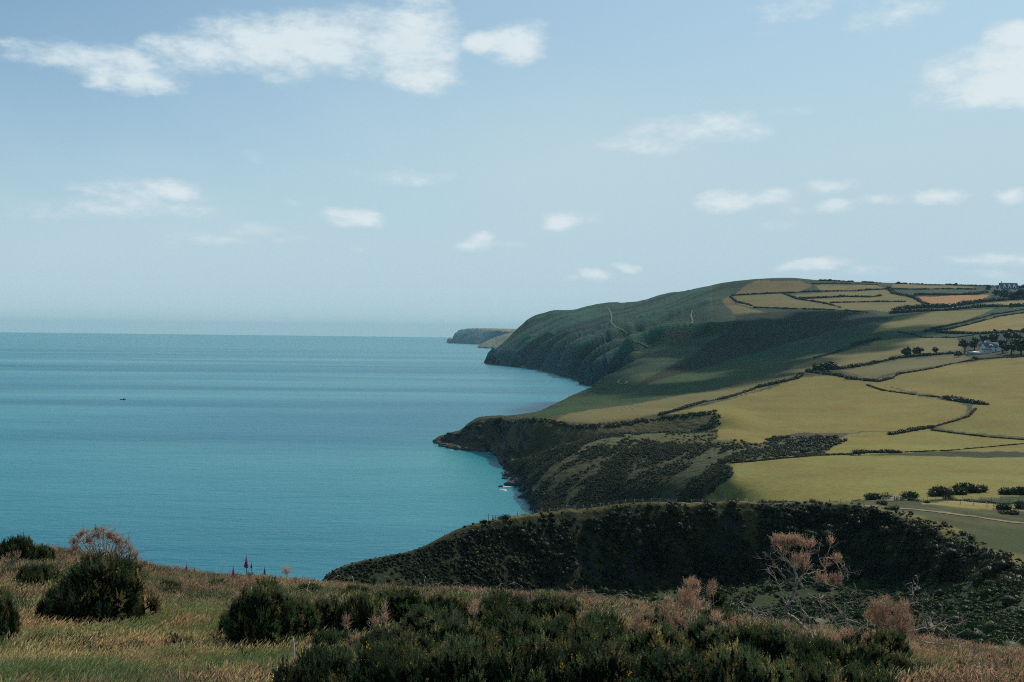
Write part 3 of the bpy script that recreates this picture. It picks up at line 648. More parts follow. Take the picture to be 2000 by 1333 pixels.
# ------------------------------------------------------------------ haze : a closed box of thin pale air
hz = bpy.data.materials.new('haze'); hz.use_nodes = True; n = NT(hz.node_tree); n.n.clear()
o = n.node('ShaderNodeOutputMaterial'); pv = n.node('ShaderNodeVolumePrincipled'); n.l.new(pv.outputs[0], o.inputs['Volume'])
pv.inputs['Color'].default_value = (0.46, 0.86, 1.0, 1); pv.inputs['Density'].default_value = 2.7e-5; pv.inputs['Anisotropy'].default_value = 0.0
x0, x1, y0, y1, z0, z1 = -35000, 35000, -2200, 35000, -14.0, 420.0
V = np.array([[x, y, z] for x in (x0, x1) for y in (y0, y1) for z in (z0, z1)])
Fb = np.array([[0, 1, 3, 2], [4, 6, 7, 5], [0, 4, 5, 1], [2, 3, 7, 6], [0, 2, 6, 4], [1, 5, 7, 3]])
tag(add_obj('haze', mesh_np('haze', V, Fb, hz)), kind='stuff')
#PART2
# ------------------------------------------------------------------ shape builders (all return vertex and face arrays)
def ico(sub=1):
    import bmesh
    bm = bmesh.new(); bmesh.ops.create_icosphere(bm, subdivisions=sub, radius=1.0)
    V = np.array([v.co[:] for v in bm.verts]); Fc = np.array([[v.index for v in f.verts] for f in bm.faces]); bm.free(); return V, Fc
ICO1, ICO2 = ico(1), ico(2)
class Soup:
    def __init__(s): s.V = []; s.F = {}; s.n = 0
    def add(s, V, Fc):
        V = np.asarray(V, float).reshape(-1, 3); Fc = np.asarray(Fc)
        s.V.append(V); s.F.setdefault(Fc.shape[1], []).append(Fc + s.n); s.n += len(V)
    def mesh(s, name, mat, smooth=False):
        return mesh_np(name, np.concatenate(s.V), [np.concatenate(f) for f in s.F.values()], mat, smooth)
    def box(s, c, d, rz=0.0, taper=1.0):
        x, y, z = [q / 2 for q in d]
        V = np.array([[-x, -y, -z], [x, -y, -z], [x, y, -z], [-x, y, -z], [-x * taper, -y * taper, z], [x * taper, -y * taper, z], [x * taper, y * taper, z], [-x * taper, y * taper, z]])
        co, si = math.cos(rz), math.sin(rz); V = V @ np.array([[co, si, 0], [-si, co, 0], [0, 0, 1]])
        s.add(V + np.array(c), [[0, 3, 2, 1], [4, 5, 6, 7], [0, 1, 5, 4], [1, 2, 6, 5], [2, 3, 7, 6], [3, 0, 4, 7]])
    def tube(s, pts, rad, k=5):
        pts = np.array([tuple(p) for p in pts], float); nn = len(pts); rad = np.broadcast_to(np.asarray(rad, float), (nn,))
        tg = np.gradient(pts, axis=0); tg /= np.linalg.norm(tg, axis=1, keepdims=True) + 1e-9
        ref = np.where(np.abs(tg[:, 2:3]) > .9, np.array([[1., 0, 0]]), np.array([[0, 0, 1.]]))
        a = np.cross(tg, ref); a /= np.linalg.norm(a, axis=1, keepdims=True) + 1e-9; b_ = np.cross(tg, a)
        th = np.arange(k) * 2 * math.pi / k
        V = pts[:, None] + rad[:, None, None] * (a[:, None] * np.cos(th)[None, :, None] + b_[:, None] * np.sin(th)[None, :, None])
        i = np.arange(nn - 1)[:, None] * k; j = np.arange(k)[None]; j2 = (j + 1) % k
        Fq = np.stack([i + j, i + j2, i + k + j2, i + k + j], -1).reshape(-1, 4)
        s.add(V, Fq)
def rand_dirs(n, rng):
    d = rng.normal(size=(n, 3)); return d / np.linalg.norm(d, axis=1, keepdims=True)
def tri_leaves(P0, D0, L, Wd, rng):
    """thin triangles from P0 along D0."""
    sd_ = np.cross(D0, rand_dirs(len(P0), rng)); sd_ /= np.linalg.norm(sd_, axis=1, keepdims=True) + 1e-9
    L = np.asarray(L).reshape(-1, 1) if np.ndim(L) else L; Wd = np.asarray(Wd).reshape(-1, 1) if np.ndim(Wd) else Wd
    V = np.stack([P0 - sd_ * Wd, P0 + sd_ * Wd, P0 + D0 * L], 1).reshape(-1, 3)
    return V, np.arange(len(V)).reshape(-1, 3)
def clump(seed, nleaf=60, leaf=0.16, rx=0.6, rz=0.5, core=0.8):
    rng = np.random.default_rng(seed); s = Soup()
    V, Fc = ICO1; rr = 1 + (vnoise(V * 1.6 + seed * 3.1, seed)[:, None] - .5) * .7
    s.add(V * rr * core * [rx, rx, rz] + [0, 0, rz * .55], Fc)
    d = rand_dirs(nleaf, rng); d[:, 2] = np.abs(d[:, 2]) * .95 - .12
    r = 1 + (vnoise(d * 1.6 + seed * 3.1, seed)[:, None] - .5) * .7
    p = d * r * [rx, rx, rz] * rng.uniform(.75, 1.0, (nleaf, 1)) + [0, 0, rz * .55]
    dd = d + rand_dirs(nleaf, rng) * .8 + [0, 0, .4]; dd /= np.linalg.norm(dd, axis=1, keepdims=True)
    s.add(*tri_leaves(p, dd, leaf * rng.uniform(.7, 1.5, nleaf), leaf * .32, rng))
    return s

# instances of small meshes over many points, for what nobody could count
def scatter(name, pts, srcs, scale, tintc, label=None, cat=None, tilt=0.15, lean=(0, 0)):
    nP = len(pts); me = mesh_np_points(name, pts)
    rot = np.stack([RNG.normal(0, tilt, nP) + lean[0], RNG.normal(0, tilt, nP) + lean[1], RNG.uniform(0, 2 * math.pi, nP) if not any(lean) else RNG.uniform(-.5, .5, nP)], -1)
    a = me.attributes.new('rot', 'FLOAT_VECTOR', 'POINT'); a.data.foreach_set('vector', rot.astype(np.float32).ravel())
    float_attr(me, 'sc', scale)
    a = me.attributes.new('pick', 'INT', 'POINT'); a.data.foreach_set('value', RNG.integers(0, len(srcs), nP).astype(np.int32))
    color_attr(me, 'tint', tintc)
    o = add_obj(name, me)
    cl = bpy.data.collections.new(name + '_kinds')
    for i, sm_ in enumerate(srcs):
        so_ = bpy.data.objects.new('%s_kind_%02d' % (name, i), sm_); cl.objects.link(so_)
    ng = bpy.data.node_groups.new(name, 'GeometryNodeTree')
    ng.interface.new_socket('Geometry', in_out='INPUT', socket_type='NodeSocketGeometry'); ng.interface.new_socket('Geometry', in_out='OUTPUT', socket_type='NodeSocketGeometry')
    N_, L_ = ng.nodes, ng.links
    gi = N_.new('NodeGroupInput'); go = N_.new('NodeGroupOutput'); ip = N_.new('GeometryNodeInstanceOnPoints'); ci = N_.new('GeometryNodeCollectionInfo')
    ci.inputs[0].default_value = cl; ci.inputs['Separate Children'].default_value = True; ci.inputs['Reset Children'].default_value = True
    def na(nm, ty):
        q = N_.new('GeometryNodeInputNamedAttribute'); q.data_type = ty; q.inputs['Name'].default_value = nm; return q.outputs['Attribute']
    L_.new(gi.outputs[0], ip.inputs['Points']); L_.new(ci.outputs[0], ip.inputs['Instance']); ip.inputs['Pick Instance'].default_value = True
    L_.new(na('pick', 'INT'), ip.inputs['Instance Index'])
    er = N_.new('FunctionNodeEulerToRotation'); L_.new(na('rot', 'FLOAT_VECTOR'), er.inputs[0]); L_.new(er.outputs[0], ip.inputs['Rotation'])
    L_.new(na('sc', 'FLOAT'), ip.inputs['Scale']); L_.new(ip.outputs[0], go.inputs[0])
    md = o.modifiers.new('scatter', 'NODES'); md.node_group = ng
    tag(o, label, cat, kind='stuff'); return o
def mesh_np_points(name, pts):
    me = bpy.data.meshes.new(name); me.vertices.add(len(pts)); me.vertices.foreach_set('co', np.asarray(pts, np.float32).ravel()); me.update(); return me
def pick_points(Pg, mask, nP, rng):
    """random points on the grid surface, probability = area x mask; returns points and (row, col)."""
    a = Pg[:-1, :-1]; b_ = Pg[:-1, 1:]; c = Pg[1:, :-1]
    ar = np.linalg.norm(np.cross(b_ - a, c - a), axis=-1) * mask[:-1, :-1]
    p = ar.ravel().cumsum(); tot = p[-1]
    k = np.searchsorted(p, rng.uniform(0, tot, nP)); k = np.clip(k, 0, len(p) - 1); ri, ci = np.unravel_index(k, ar.shape)
    s_, t_ = rng.uniform(size=(2, nP, 1))
    pp = (1 - s_) * (1 - t_) * Pg[ri, ci] + s_ * (1 - t_) * Pg[ri, ci + 1] + (1 - s_) * t_ * Pg[ri + 1, ci] + s_ * t_ * Pg[ri + 1, ci + 1]
    return pp, ri, ci, tot

# ------------------------------------------------------------------ far scrub
scr_src = [clump(100 + i, 70, .17, rng_, hz_).mesh('scrub_clump', M_scrub) for i, (rng_, hz_) in enumerate([(.62, .5), (.7, .42), (.55, .6), (.66, .5), (.5, .36)])]
vis = (Un > -60) & (Un < 2080)
nn1 = fbm(PN[..., :2] / 7.0, 4, 120)
mk = vis * ((TN > 6.3) & (TN < 11.25)) * (0.25 + sstep(nn1, .38, .6)) * np.where((TN > 8.6), 1.3, .8)
mk = mk * np.where((Un < 960) & (TN > 8.6), 2.2, 1.0)
mk = mk * np.where((TN > 10.6), np.where(Un < 1050, .12, .45), 1.0)
mk = mk * np.where(in_poly(Un, Vn, [(1780,990),(2100,1010),(2100,1110),(1980,1090),(1900,1062),(1820,1020)]), .6, 1)
pp, ri, ci, tot = pick_points(PN, mk, 30000, RNG)
uu, vv = Un[ri, ci], Vn[ri, ci]
sc_ = RNG.uniform(.4, 1.45, len(pp)) * np.where((RNG.uniform(size=len(pp)) < .05) & (uu > 1000), 2.4, 1.0) * np.where(uu < 900, .6, 1.0) * np.where(TN[ri, ci] < 8.8, .75, 1.1) * np.where(TN[ri, ci] > 10.7, .55, 1.0)
base = np.ones((len(pp), 3)); kk = fbm(pp[:, :2] / 6.0, 3, 130)
fern = (TN[ri, ci] > 6.2) & (TN[ri, ci] < 8.9); base[fern] = [0.85, 1.45, 0.95]
brown = (RNG.uniform(size=len(pp)) < .07) | (kk > .70); base[brown] = [2.0, 1.45, 1.2]
pale = RNG.uniform(size=len(pp)) < .05; base[pale] = [2.1, 2.1, 1.7]
base *= (0.6 + .8 * kk)[:, None]
scatter('gorse_scrub', pp - [0, 0, .1], scr_src, sc_, base, 'dark gorse and bracken scrub covering the steep near hill and the valley', 'scrub')
# the edge of the near hill on the right and left keeps a belt of it too
mk = (Ug > 830) & (Ug < 2060)
mm = np.zeros(Ug.shape); mm[mk & hm] = np.where(T[mk & hm] > 3.1, .10, .42) * sstep(.86 - rdg[mk & hm], 0, .22); mm[grassy] = .03
mm[mk & (T > .9) & (T < 1.3) & (Ug > 1380)] = .5
mm *= (0.15 + sstep(fbm(PM[..., :2] / 16.0, 4, 140), .42, .6))
mm *= (PM[..., 2] > 4) * (1 - .75 * rk) * (field < .5)
pp, ri, ci, tot = pick_points(PM, mm, 22000, RNG)
sc_ = RNG.uniform(.7, 2.1, len(pp)) * np.where(Yg[ri, ci] > 1200, 2.0, 1.0)
kk = fbm(pp[:, :2] / 25.0, 3, 150); base = np.array([1.3, 1.25, 1.3]) * (0.75 + 1.0 * kk)[:, None]
base[RNG.uniform(size=len(pp)) < .05] *= [1.7, 1.5, 1.3]
scatter('ravine_scrub', pp - [0, 0, .3], scr_src, sc_, base, 'low dark scrub on the hummocks above the rocky cove', 'scrub')

# ------------------------------------------------------------------ hedges
hsrc = [clump(200 + i, 34, .34, .62, .55, .88) for i in range(6)]
hsrc = [(np.concatenate(s.V), np.concatenate(s.F[3])) for s in hsrc]
def hedge(pts, label, h=2.4, wd=1.0, step=None, jit=0.25, skip=0.0, which='M', group='field hedges on the hillside', cat='hedge', ends=0.0):
    s = Soup(); rng = np.random.default_rng(abs(hash(label)) % 9999 if False else sum(map(ord, label)))
    W3 = []
    for (ua, va), (ub, vb) in zip(pts[:-1], pts[1:]):
        nseg = max(2, int(math.hypot(ub - ua, (vb - va) * 3) / 4))
        for k in range(nseg):
            t = k / nseg; q = hit(ua + (ub - ua) * t, va + (vb - va) * t, which)
            if q is not None and q.z > 1: W3.append(q)
    if len(W3) < 2: print('hedge lost', label); return
    W3 = np.array([tuple(p) for p in W3]); dl = np.linalg.norm(np.diff(W3[:, :2], axis=0), axis=1)
    keep = np.concatenate([[True], dl < 160]); cum = np.concatenate([[0], np.cumsum(dl)])
    step = step or h * .55; nP = max(3, min(int(cum[-1] / step), 420)); big = cum[-1] / nP / (h * .55)
    ts = np.linspace(0, cum[-1], nP); X = np.stack([np.interp(ts, cum, W3[:, i]) for i in range(3)], -1)
    hv = vnoise(np.stack([ts / (h * 5), ts * 0, ts * 0], -1), 3)
    for i in range(nP):
        if skip and vnoise(np.array([[ts[i] / (h * 6), 7.3, 0]]), 5)[0] < skip: continue
        V, Fc = hsrc[rng.integers(6)]; a = rng.uniform(0, 6.28); sc = h * (.55 + .8 * hv[i]) * rng.uniform(.75, 1.2)
        co, si = math.cos(a), math.sin(a)
        Vr = V @ np.array([[co, si, 0], [-si, co, 0], [0, 0, 1]]) * [sc * wd * min(big, 2.2), sc * wd, sc]
        off = rng.normal(0, jit * h, 3) * [1, 1, 0]
        x, y, z = X[i] + off; g_ = gz(x, y, which) if jit > .4 else z
        s.add(Vr + [x, y, (g_ or z) - .25 * h * .3], Fc)
    c = np.mean(np.concatenate(s.V), 0); c[2] = np.min(np.concatenate(s.V)[:, 2])
    s.V = [v - c for v in s.V]
    o = add_obj('hedge', s.mesh('hedge', M_hedge), loc=c); tag(o, label, cat, group)
HEDGES = [
 ([(1431,578),(1475,575),(1532,573),(1586,570),(1649,569),(1700,567),(1736,565),(1790,566),(1844,565),(1910,566)], 'long dark hedge running level just below the hilltop fields', 5.0, .9, 0),
 ([(1426,581),(1439,590),(1460,595),(1472,599)], 'short curved hedge closing the left end of the hilltop fields', 4.5, .8, 0),
 ([(1529,573),(1538,577),(1556,584),(1592,590),(1616,594),(1646,602)], 'hedge slanting down between the two left hilltop fields', 5.0, .9, 0),
 ([(1562,584),(1610,582),(1649,580),(1700,581),(1724,578)], 'bushy hedge in the middle of the hilltop fields', 5.5, 1.1, .1),
 ([(1622,592),(1670,591),(1718,590),(1772,590)], 'thin level hedge above the lowest hilltop field', 4.2, .9, .2),
 ([(1736,565),(1745,574),(1769,578),(1787,583),(1802,593),(1814,598)], 'hedge with trees slanting down to the left of the orange field', 6.5, 1.1, .05),
 ([(1751,608),(1766,605),(1802,601),(1850,600),(1886,595),(1925,590),(1970,586),(2010,581)], 'broad belt of bushes under the orange field', 9.0, 1.5, 0),
 ([(1740,612),(1790,609),(1850,607),(1910,601),(1955,599),(2010,599)], 'hedge with round trees below the belt of bushes', 7.5, 1.4, .1),
 ([(1790,577),(1820,577),(1868,577),(1910,575),(1930,572)], 'dark hedge along the top of the orange field', 7.0, 1.2, 0),
 ([(1472,601),(1550,604),(1610,605),(1658,608),(1700,611)], 'low hedge under the hilltop fields at the edge of the shaded valley', 3.6, .9, 0),
 ([(1586,555),(1640,554),(1690,556),(1720,557)], 'thin hedge near the very top of the hill', 3.5, .9, .2),
 ([(1600,548.6),(1660,550.8),(1720,553.5),(1800,556),(1870,557.8),(1960,560)], 'broken line of bushes along the skyline', 5.0, .9, .42),
 ([(1664,677),(1680,671),(1696,667),(1718,662)], 'row of dark bushes on the slope beyond the round tree', 5.0, 1.2, .1),
 ([(1590,700),(1622,692),(1650,682),(1664,678)], 'low rough bank continuing left from the row of bushes', 2.4, 1.1, .3),
 ([(1820,643),(1850,637),(1880,631),(1940,615),(2010,604)], 'upper one of two parallel hedge banks climbing to the right edge', 3.4, 1.2, .1),
 ([(1805,648),(1850,644),(1890,635),(1950,619),(2010,610)], 'lower one of two parallel hedge banks climbing to the right edge', 3.2, 1.2, .1),
 ([(1832,650),(1910,653),(1955,651),(2010,649)], 'hedge with small trees behind the farmhouse wood', 5.0, 1.4, .1),
 ([(1754,650),(1780,653),(1802,660),(1868,660),(1905,655)], 'low bank curving round left of the farmhouse wood', 2.2, 1.1, .2),
 ([(1577,727),(1610,724),(1640,721),(1700,712),(1754,700),(1820,694),(1865,691)], 'thick hedge from the round clump up to the farm', 4.4, 1.3, .0),
 ([(1475,759),(1514,750),(1556,740),(1568,731)], 'thick hedge leading down left from the round clump', 3.6, 1.2, 0),
 ([(1288,812),(1330,800),(1375,786),(1417,779),(1460,765),(1475,760)], 'long low hedge between the sheep pasture and the big yellow field', 2.6, 1.2, 0),
 ([(1580,727),(1610,731),(1640,734),(1658,740),(1685,743),(1718,746),(1740,740),(1757,730)], 'bushy hedge along the top edge of the big yellow field', 3.6, 1.3, .0),
 ([(1757,731),(1790,726),(1829,719),(1865,710),(1910,703),(1946,700),(2010,697)], 'thin hedge running up right towards the farm', 2.2, 1.0, .05),
 ([(1694,753),(1724,763),(1760,768),(1790,772),(1850,778)], 'grassy hedge bank curving across between the two yellow fields', 1.5, 1.4, .1),
 ([(1850,779),(1868,782),(1880,784),(1905,788),(1928,791)], 'thicket of bushes at the bend of the hedge bank', 3.4, 2.3, 0),
 ([(1905,800),(1892,814),(1865,823),(1820,835)], 'thin hedge coming down left from the thicket', 1.5, 1.1, .15),
 ([(1820,836),(1790,840),(1760,846),(1735,850)], 'short bushy hedge at the foot of the big yellow field', 2.6, 1.3, .1),
 ([(1820,841),(1865,847),(1925,854),(2005,860)], 'low dark hedge bank right of the short bushy hedge', 1.3, 1.3, 0),
 ([(1430,905),(1470,902),(1526,896),(1592,891),(1640,888.5),(1680,886.5)], 'low hedge along the back of the front field, left part', 1.2, 1.1, 0),
 ([(1672,886.5),(1690,885),(1720,885),(1763,885)], 'row of round bushes behind the crest of the front field', 2.4, 1.5, .0),
 ([(1769,884),(1850,881),(1940,873),(2005,867)], 'thin dark bank slanting above the crest of the front field', 0.9, 1.2, .0),
 ([(1500,861),(1520,857),(1545,854)], 'short dark hedge left of the bush-filled hollow', 1.6, 1.4, 0),
]
for k, (pts, lab, h, wd, sk) in enumerate(HEDGES):
    h *= .80
    hedge(pts, lab, h, wd, skip=sk)
def thicket(poly, nP, h, label, which='M', cat='thicket', mat=None):
    us_ = [p[0] for p in poly]; vs_ = [p[1] for p in poly]; s = Soup(); rng = np.random.default_rng(sum(map(ord, label))); tries = 0; cnt = 0
    while cnt < nP and tries < nP * 12:
        tries += 1; u, v = rng.uniform(min(us_), max(us_)), rng.uniform(min(vs_), max(vs_))
        if not in_poly(np.array([u]), np.array([v]), poly)[0]: continue
        q = hit(u, v, which)
        if q is None: continue
        V, Fc = hsrc[rng.integers(6)]; a = rng.uniform(0, 6.28); sc = h * rng.uniform(.5, 1.3); co, si = math.cos(a), math.sin(a)
        s.add(V @ np.array([[co, si, 0], [-si, co, 0], [0, 0, 1]]) * [sc * 1.2, sc * 1.2, sc] + [q.x, q.y, q.z - .1 * h], Fc); cnt += 1
    c = np.mean(np.concatenate(s.V), 0); s.V = [v - c for v in s.V]
    tag(add_obj('thicket', s.mesh('thicket', mat or M_hedge), loc=c), label, cat)
thicket([(1532,878),(1536,866),(1560,856),(1600,853),(1640,857),(1655,862),(1625,872),(1600,881),(1560,886)], 150, 2.3, 'dark thicket filling the hollow above the front field')
thicket([(1000,828),(1012,820),(1060,817),(1130,832),(1210,826),(1290,816),(1400,803),(1400,809),(1290,822),(1210,834),(1130,838),(1060,826)], 260, 1.9, 'long belt of bushes along the lip of the ravine below the sheep pasture')
thicket([(1395,806),(1408,815),(1405,832),(1370,842),(1340,846),(1380,830)], 60, 1.6, 'bushes curling round the head of the ravine')

# ------------------------------------------------------------------ trees on the hillside
def tree(u, v, hpx, wpx, label, group='trees on the hillside', flat=1.0, which='M', lean=0.0, ntr=1):
    q = hit(u, v, which)
    if q is None: print('tree lost', label); return
    px = q.y / F; hh = hpx * px; ww = wpx * px * .5; rng = np.random.default_rng(sum(map(ord, label)))
    root = empty('tree', q); tag(root, label, 'tree', group)
    s = Soup()
    for j in range(ntr):
        ox = rng.uniform(-.5, .5) * ww if ntr > 1 else 0
        s.tube([(ox, 0, -.4), (ox + .03 * hh, 0, hh * .25), (ox + lean * hh * .5, .02 * hh, hh * .6)], [hh * .045, hh * .035, hh * .012], 6)
        for k in range(4):
            a = rng.uniform(0, 6.28); s.tube([(ox + .03 * hh, 0, hh * .25), (ox + math.cos(a) * ww * .4, math.sin(a) * ww * .4, hh * .5), (ox + math.cos(a) * ww * .7, math.sin(a) * ww * .7, hh * .68)], [hh * .02, hh * .014, hh * .005], 4)
    add_obj('trunk', s.mesh('trunk', M_bark), root)
    s = Soup(); nl = int(max(7, min(26, wpx * .55)))
    for k in range(nl):
        d = rand_dirs(1, rng)[0]; rr = rng.uniform(.25, .85)
        c = np.array([d[0] * rr * ww + lean * hh * .5, d[1] * rr * ww, hh * (.50 + d[2] * rr * .46)])
        r_ = ww * rng.uniform(.26, .46) * (1.0 if nl > 8 else 1.25); V, Fc = ICO1
        r2 = 1 + (vnoise(V * 1.5 + k, k)[:, None] - .5) * .8
        s.add(V * r2 * r_ * [.86, .86, .7 * flat] + c, Fc)
        n_ = 46; dd = rand_dirs(n_, rng); s.add(*tri_leaves(c + dd * r_ * [1.0, 1.0, .82 * flat] * rng.uniform(.7, 1.0, (n_, 1)), rand_dirs(n_, rng), r_ * .45, r_ * .14, rng))
    add_obj('crown', s.mesh('crown', M_tree), root)
TREES = [
 (1770,694,17,30,'wide round dark tree, the left half of the pair above the hedge'),(1790,693,16,26,'wide round dark tree, the right half of the pair above the hedge'),
 (1828,690,13,17,'small lone tree with a clear trunk right of the wide round pair'),
 (1598,727,17,30,'dark round tree at the left of the clump where the hedges meet'),(1618,725,19,36,'largest dark tree in the clump where the hedges meet'),
 (1884,690,30,22,'tall dark tree at the left end of the farmhouse wood'),(1903,684,26,24,'dark tree left of the white farmhouse'),(1872,697,14,18,'low bush tree on the outer left of the farmhouse wood'),
 (1940,676,28,26,'dark tree just behind the white farmhouse'),(1921,672,20,22,'dark tree behind the gap left of the farmhouse'),(1958,690,30,26,'big dark tree hiding the right end of the farmhouse'),(1975,692,34,30,'big dark tree right of the farmhouse'),
 (1994,692,38,32,'dark tree at the right edge beside the farmhouse wood'),(1985,672,24,26,'tree at the back right of the farmhouse wood'),(1966,664,18,24,'tree behind the middle of the farmhouse wood'),(2014,690,40,34,'dark tree beyond the right edge of the farmhouse wood'),
 (1905,705,10,12,'small round bush tree in front of the tin-roofed barn'),(1945,653,10,13,'small round tree on the hedge behind the farmhouse wood'),(1972,653,11,14,'round tree second along the hedge behind the farmhouse wood'),(1998,652,13,14,'rightmost round tree on the hedge behind the farmhouse wood'),
 (1960,583,18,28,'dark tree below the left of the skyline house'),(1980,585,20,26,'dark tree left of the small white shed'),(1999,585,24,28,'dark tree right of the small white shed'),(1944,578,12,18,'low tree in front of the left of the skyline house'),
 (1985,566,13,22,'bushy tree growing against the right of the skyline house'),(2002,567,14,22,'tree on the skyline at the right edge'),(1930,566,9,14,'low tree left of the skyline house'),
 (1759,608,9,16,'round tree at the left end of the belt of bushes'),(1736,566,8,14,'round tree where three hilltop hedges meet'),(1948,602,9,11,'small round tree on the hedge above the parallel banks'),(1976,601,9,13,'round tree right of the small one above the parallel banks'),(1812,599,8,12,'round tree at the lower corner left of the orange field'),
 (1808,648,5,8,'tiny bush tree at the foot of the parallel banks'),(1535,604,4,8,'tiny bush on the edge of the shaded valley'),(1872,566,5,8,'small tree on the right part of the hilltop hedge'),
 (1622,549.5,3.5,8,'tiny bush on the skyline right of the summit'),(1755,555,4,9,'bush on the skyline above the middle hilltop field'),(1866,558,4.5,10,'bush on the skyline left of the skyline house'),
]
for t_ in TREES: tree(*t_)
# bushes standing free on the front field and by the fence
def bush_far(u, v, wpx, hpx, label, which='MN', group='free-standing bushes by the fence'):
    q = hit(u, v, which)
    if q is None: print('bush lost', label); return
    px = q.y / F; rng = np.random.default_rng(sum(map(ord, label))); s = Soup(); W_ = wpx * px / 2; H_ = hpx * px
    for k in range(max(5, int(wpx / 4))):
        V, Fc = hsrc[rng.integers(6)]; sc = H_ * rng.uniform(.7, 1.05)
        x = rng.uniform(-.85, .85) * W_; s.add(V * [sc, sc, sc * (1 - .35 * abs(x / W_))] + [x, rng.uniform(-.5, .5) * W_ * .8, -.1], Fc)
        n_ = 40; dd = rand_dirs(n_, rng); dd[:, 2] = abs(dd[:, 2]); s.add(*tri_leaves(np.array([x, 0, sc * .3]) + dd * sc * [.7, .7, .55], dd, .22 * sc, .06 * sc, rng))
    tag(add_obj('bush', s.mesh('bush', M_hedge), loc=q), label, 'bush', group)
for b_ in [(1715,975,44,13,'low wide bush just behind the field gate'),(1779,973,28,15,'rounded bush right of the gate with a flat top'),(1780,979,13,8,'small round bush at the foot of the flat-topped one'),
 (1822,969,30,13,'left end bush of the large dark group in the front field'),(1841,968,36,20,'tallest left bush of the large dark group in the front field'),(1872,966,30,15,'middle bush of the large dark group in the front field'),(1893,962,40,20,'round bush right of the middle in the large dark group'),(1916,961,26,14,'right end bush of the large dark group in the front field'),
 (1856,976,20,10,'small bush below the large dark group'),(1972,966,28,14,'bush near the right edge of the front field'),(1994,966,30,17,'bush at the right edge of the front field'),
 (1962,995,30,13,'bush against the fence near the right edge'),(1984,993,26,16,'taller bush against the fence at the right edge'),(1970,1004,36,10,'low bush in front of the right fence bushes'),(1724,986,30,8,'low brown bush below the gate'),(1742,996,22,11,'round bush at the start of the track'),(1813,983,10,6,'tiny bush on the fence line')]:
    bush_far(*b_)
for b_ in [(988,1013,12,9,'dark round bush on the sea edge of the near hill by the stile'),(979,1014,10,6,'low bush left of the round one by the stile'),(945,1021,18,6,'low dark bush below the signpost on the near hill'),(958,1017,10,7,'small bush beside the signpost on the near hill')]:
    bush_far(*b_, which='N', group='bushes by the stile')

# ------------------------------------------------------------------ fences, gate, stile
def fence(us_v, label, hpx_h=1.2, extra=None):
    pts = []
    for u, v in us_v:
        q = hit(u, v, 'N') or hit(u, v, 'MN')
        if q is not None: pts.append(q)
    pts = [p for p in pts if abs(p.y - np.median([q.y for q in pts])) < 70]
    root = empty('fence', pts[0]); tag(root, label, 'fence'); o0 = pts[0]
    s = Soup(); s.box((0, 0, hpx_h / 2 - .2), (.13, .13, hpx_h + .4)); s.box((0, 0, hpx_h + .03), (.10, .10, .05), taper=.4); pm = s.mesh('post', M_post)
    for p in pts:
        po = add_obj('post', pm, root, p - o0); po.rotation_euler = (random.uniform(-.06, .06), random.uniform(-.06, .06), random.uniform(0, 1)); po.scale = (1, 1, random.uniform(.85, 1.12))
    for hgt in (.35, .7, 1.05):
        s = Soup(); s.tube([(p - o0) + Vector((0, 0, hgt)) for p in pts], .012, 3); add_obj('wire', s.mesh('wire', M_wire), root)
crest_u = [r[0] for r in rows_N[11]]; crest_v = [r[1] for r in rows_N[11]]
def cv(u): return float(np.interp(u, crest_u, crest_v))
def crest_hit_v(u):
    # highest pixel row at which the near hill is met in this column
    for dv in np.arange(-12, 14, .5):
        if hit(u, cv(u) + dv, 'N') is not None and hit(u, cv(u) + dv, 'N').y < 330: return cv(u) + dv
    return cv(u) + 2
def cvs(us_, off=.8): return [(u, crest_hit_v(u) + off) for u in us_]
fence(cvs([996, 1011, 1027, 1042]), 'thin dark fence posts beside the round bush on the sea edge', 1.25)
fence(cvs(list(np.arange(1056, 1335, 16.6))), 'wire fence with pale posts along the crest of the near hill above the cove')
fence(cvs(list(np.arange(1350, 1690, 22.5))), 'wire fence along the crest of the near hill in front of the field')
fence([(1762,978),(1779,979),(1792,979),(1804,980),(1827,981.5),(1850,983),(1876,985),(1901,987.5),(1928,990),(1955,992),(1975,993.5),(1996,995),(2020,997)], 'post and wire fence running right from the gate', 1.45)
fence([(1812,977.5),(1830,977.5),(1845,977.5),(1862,978),(1880,978),(1898,978),(1917,978.5),(1936,979),(1955,979.5),(1972,980),(1990,980.5),(2010,981)], 'second fence behind, along the bottom of the front field', 1.3)
def gate(u0, u1, v, label):
    a, b_ = hit(u0, v, 'N') or hit(u0, v, 'MN'), hit(u1, v, 'N') or hit(u1, v, 'MN'); b_ = Vector((a.x + (u1 - u0) * a.y / F, a.y + 1.0, a.z - .1))
    root = empty('field_gate', a); tag(root, label, 'gate'); d = b_ - a; L = d.length
    for p in (Vector((0, 0, 0)), d):
        s = Soup(); s.box((p.x, p.y, .75), (.22, .22, 1.9)); add_obj('gate_post', s.mesh('gate_post', M_post), root)
    for k, hgt in enumerate((.25, .5, .75, 1.0, 1.25)):
        s = Soup(); s.tube([Vector((0, 0, hgt)) + d * .04, Vector((0, 0, hgt)) + d * .97], .035, 5); add_obj('gate_rail', s.mesh('gate_rail', M_tin), root)
    s = Soup(); s.tube([Vector((0, -.05, .25)) + d * .04, Vector((0, -.05, 1.25)) + d * .6], .035, 4); add_obj('gate_brace', s.mesh('gate_brace', M_tin), root)
gate(1725, 1749, 980, 'grey metal field gate where the track meets the front field')
gate(1752, 1762, 979, 'short section of pale rails right of the field gate')
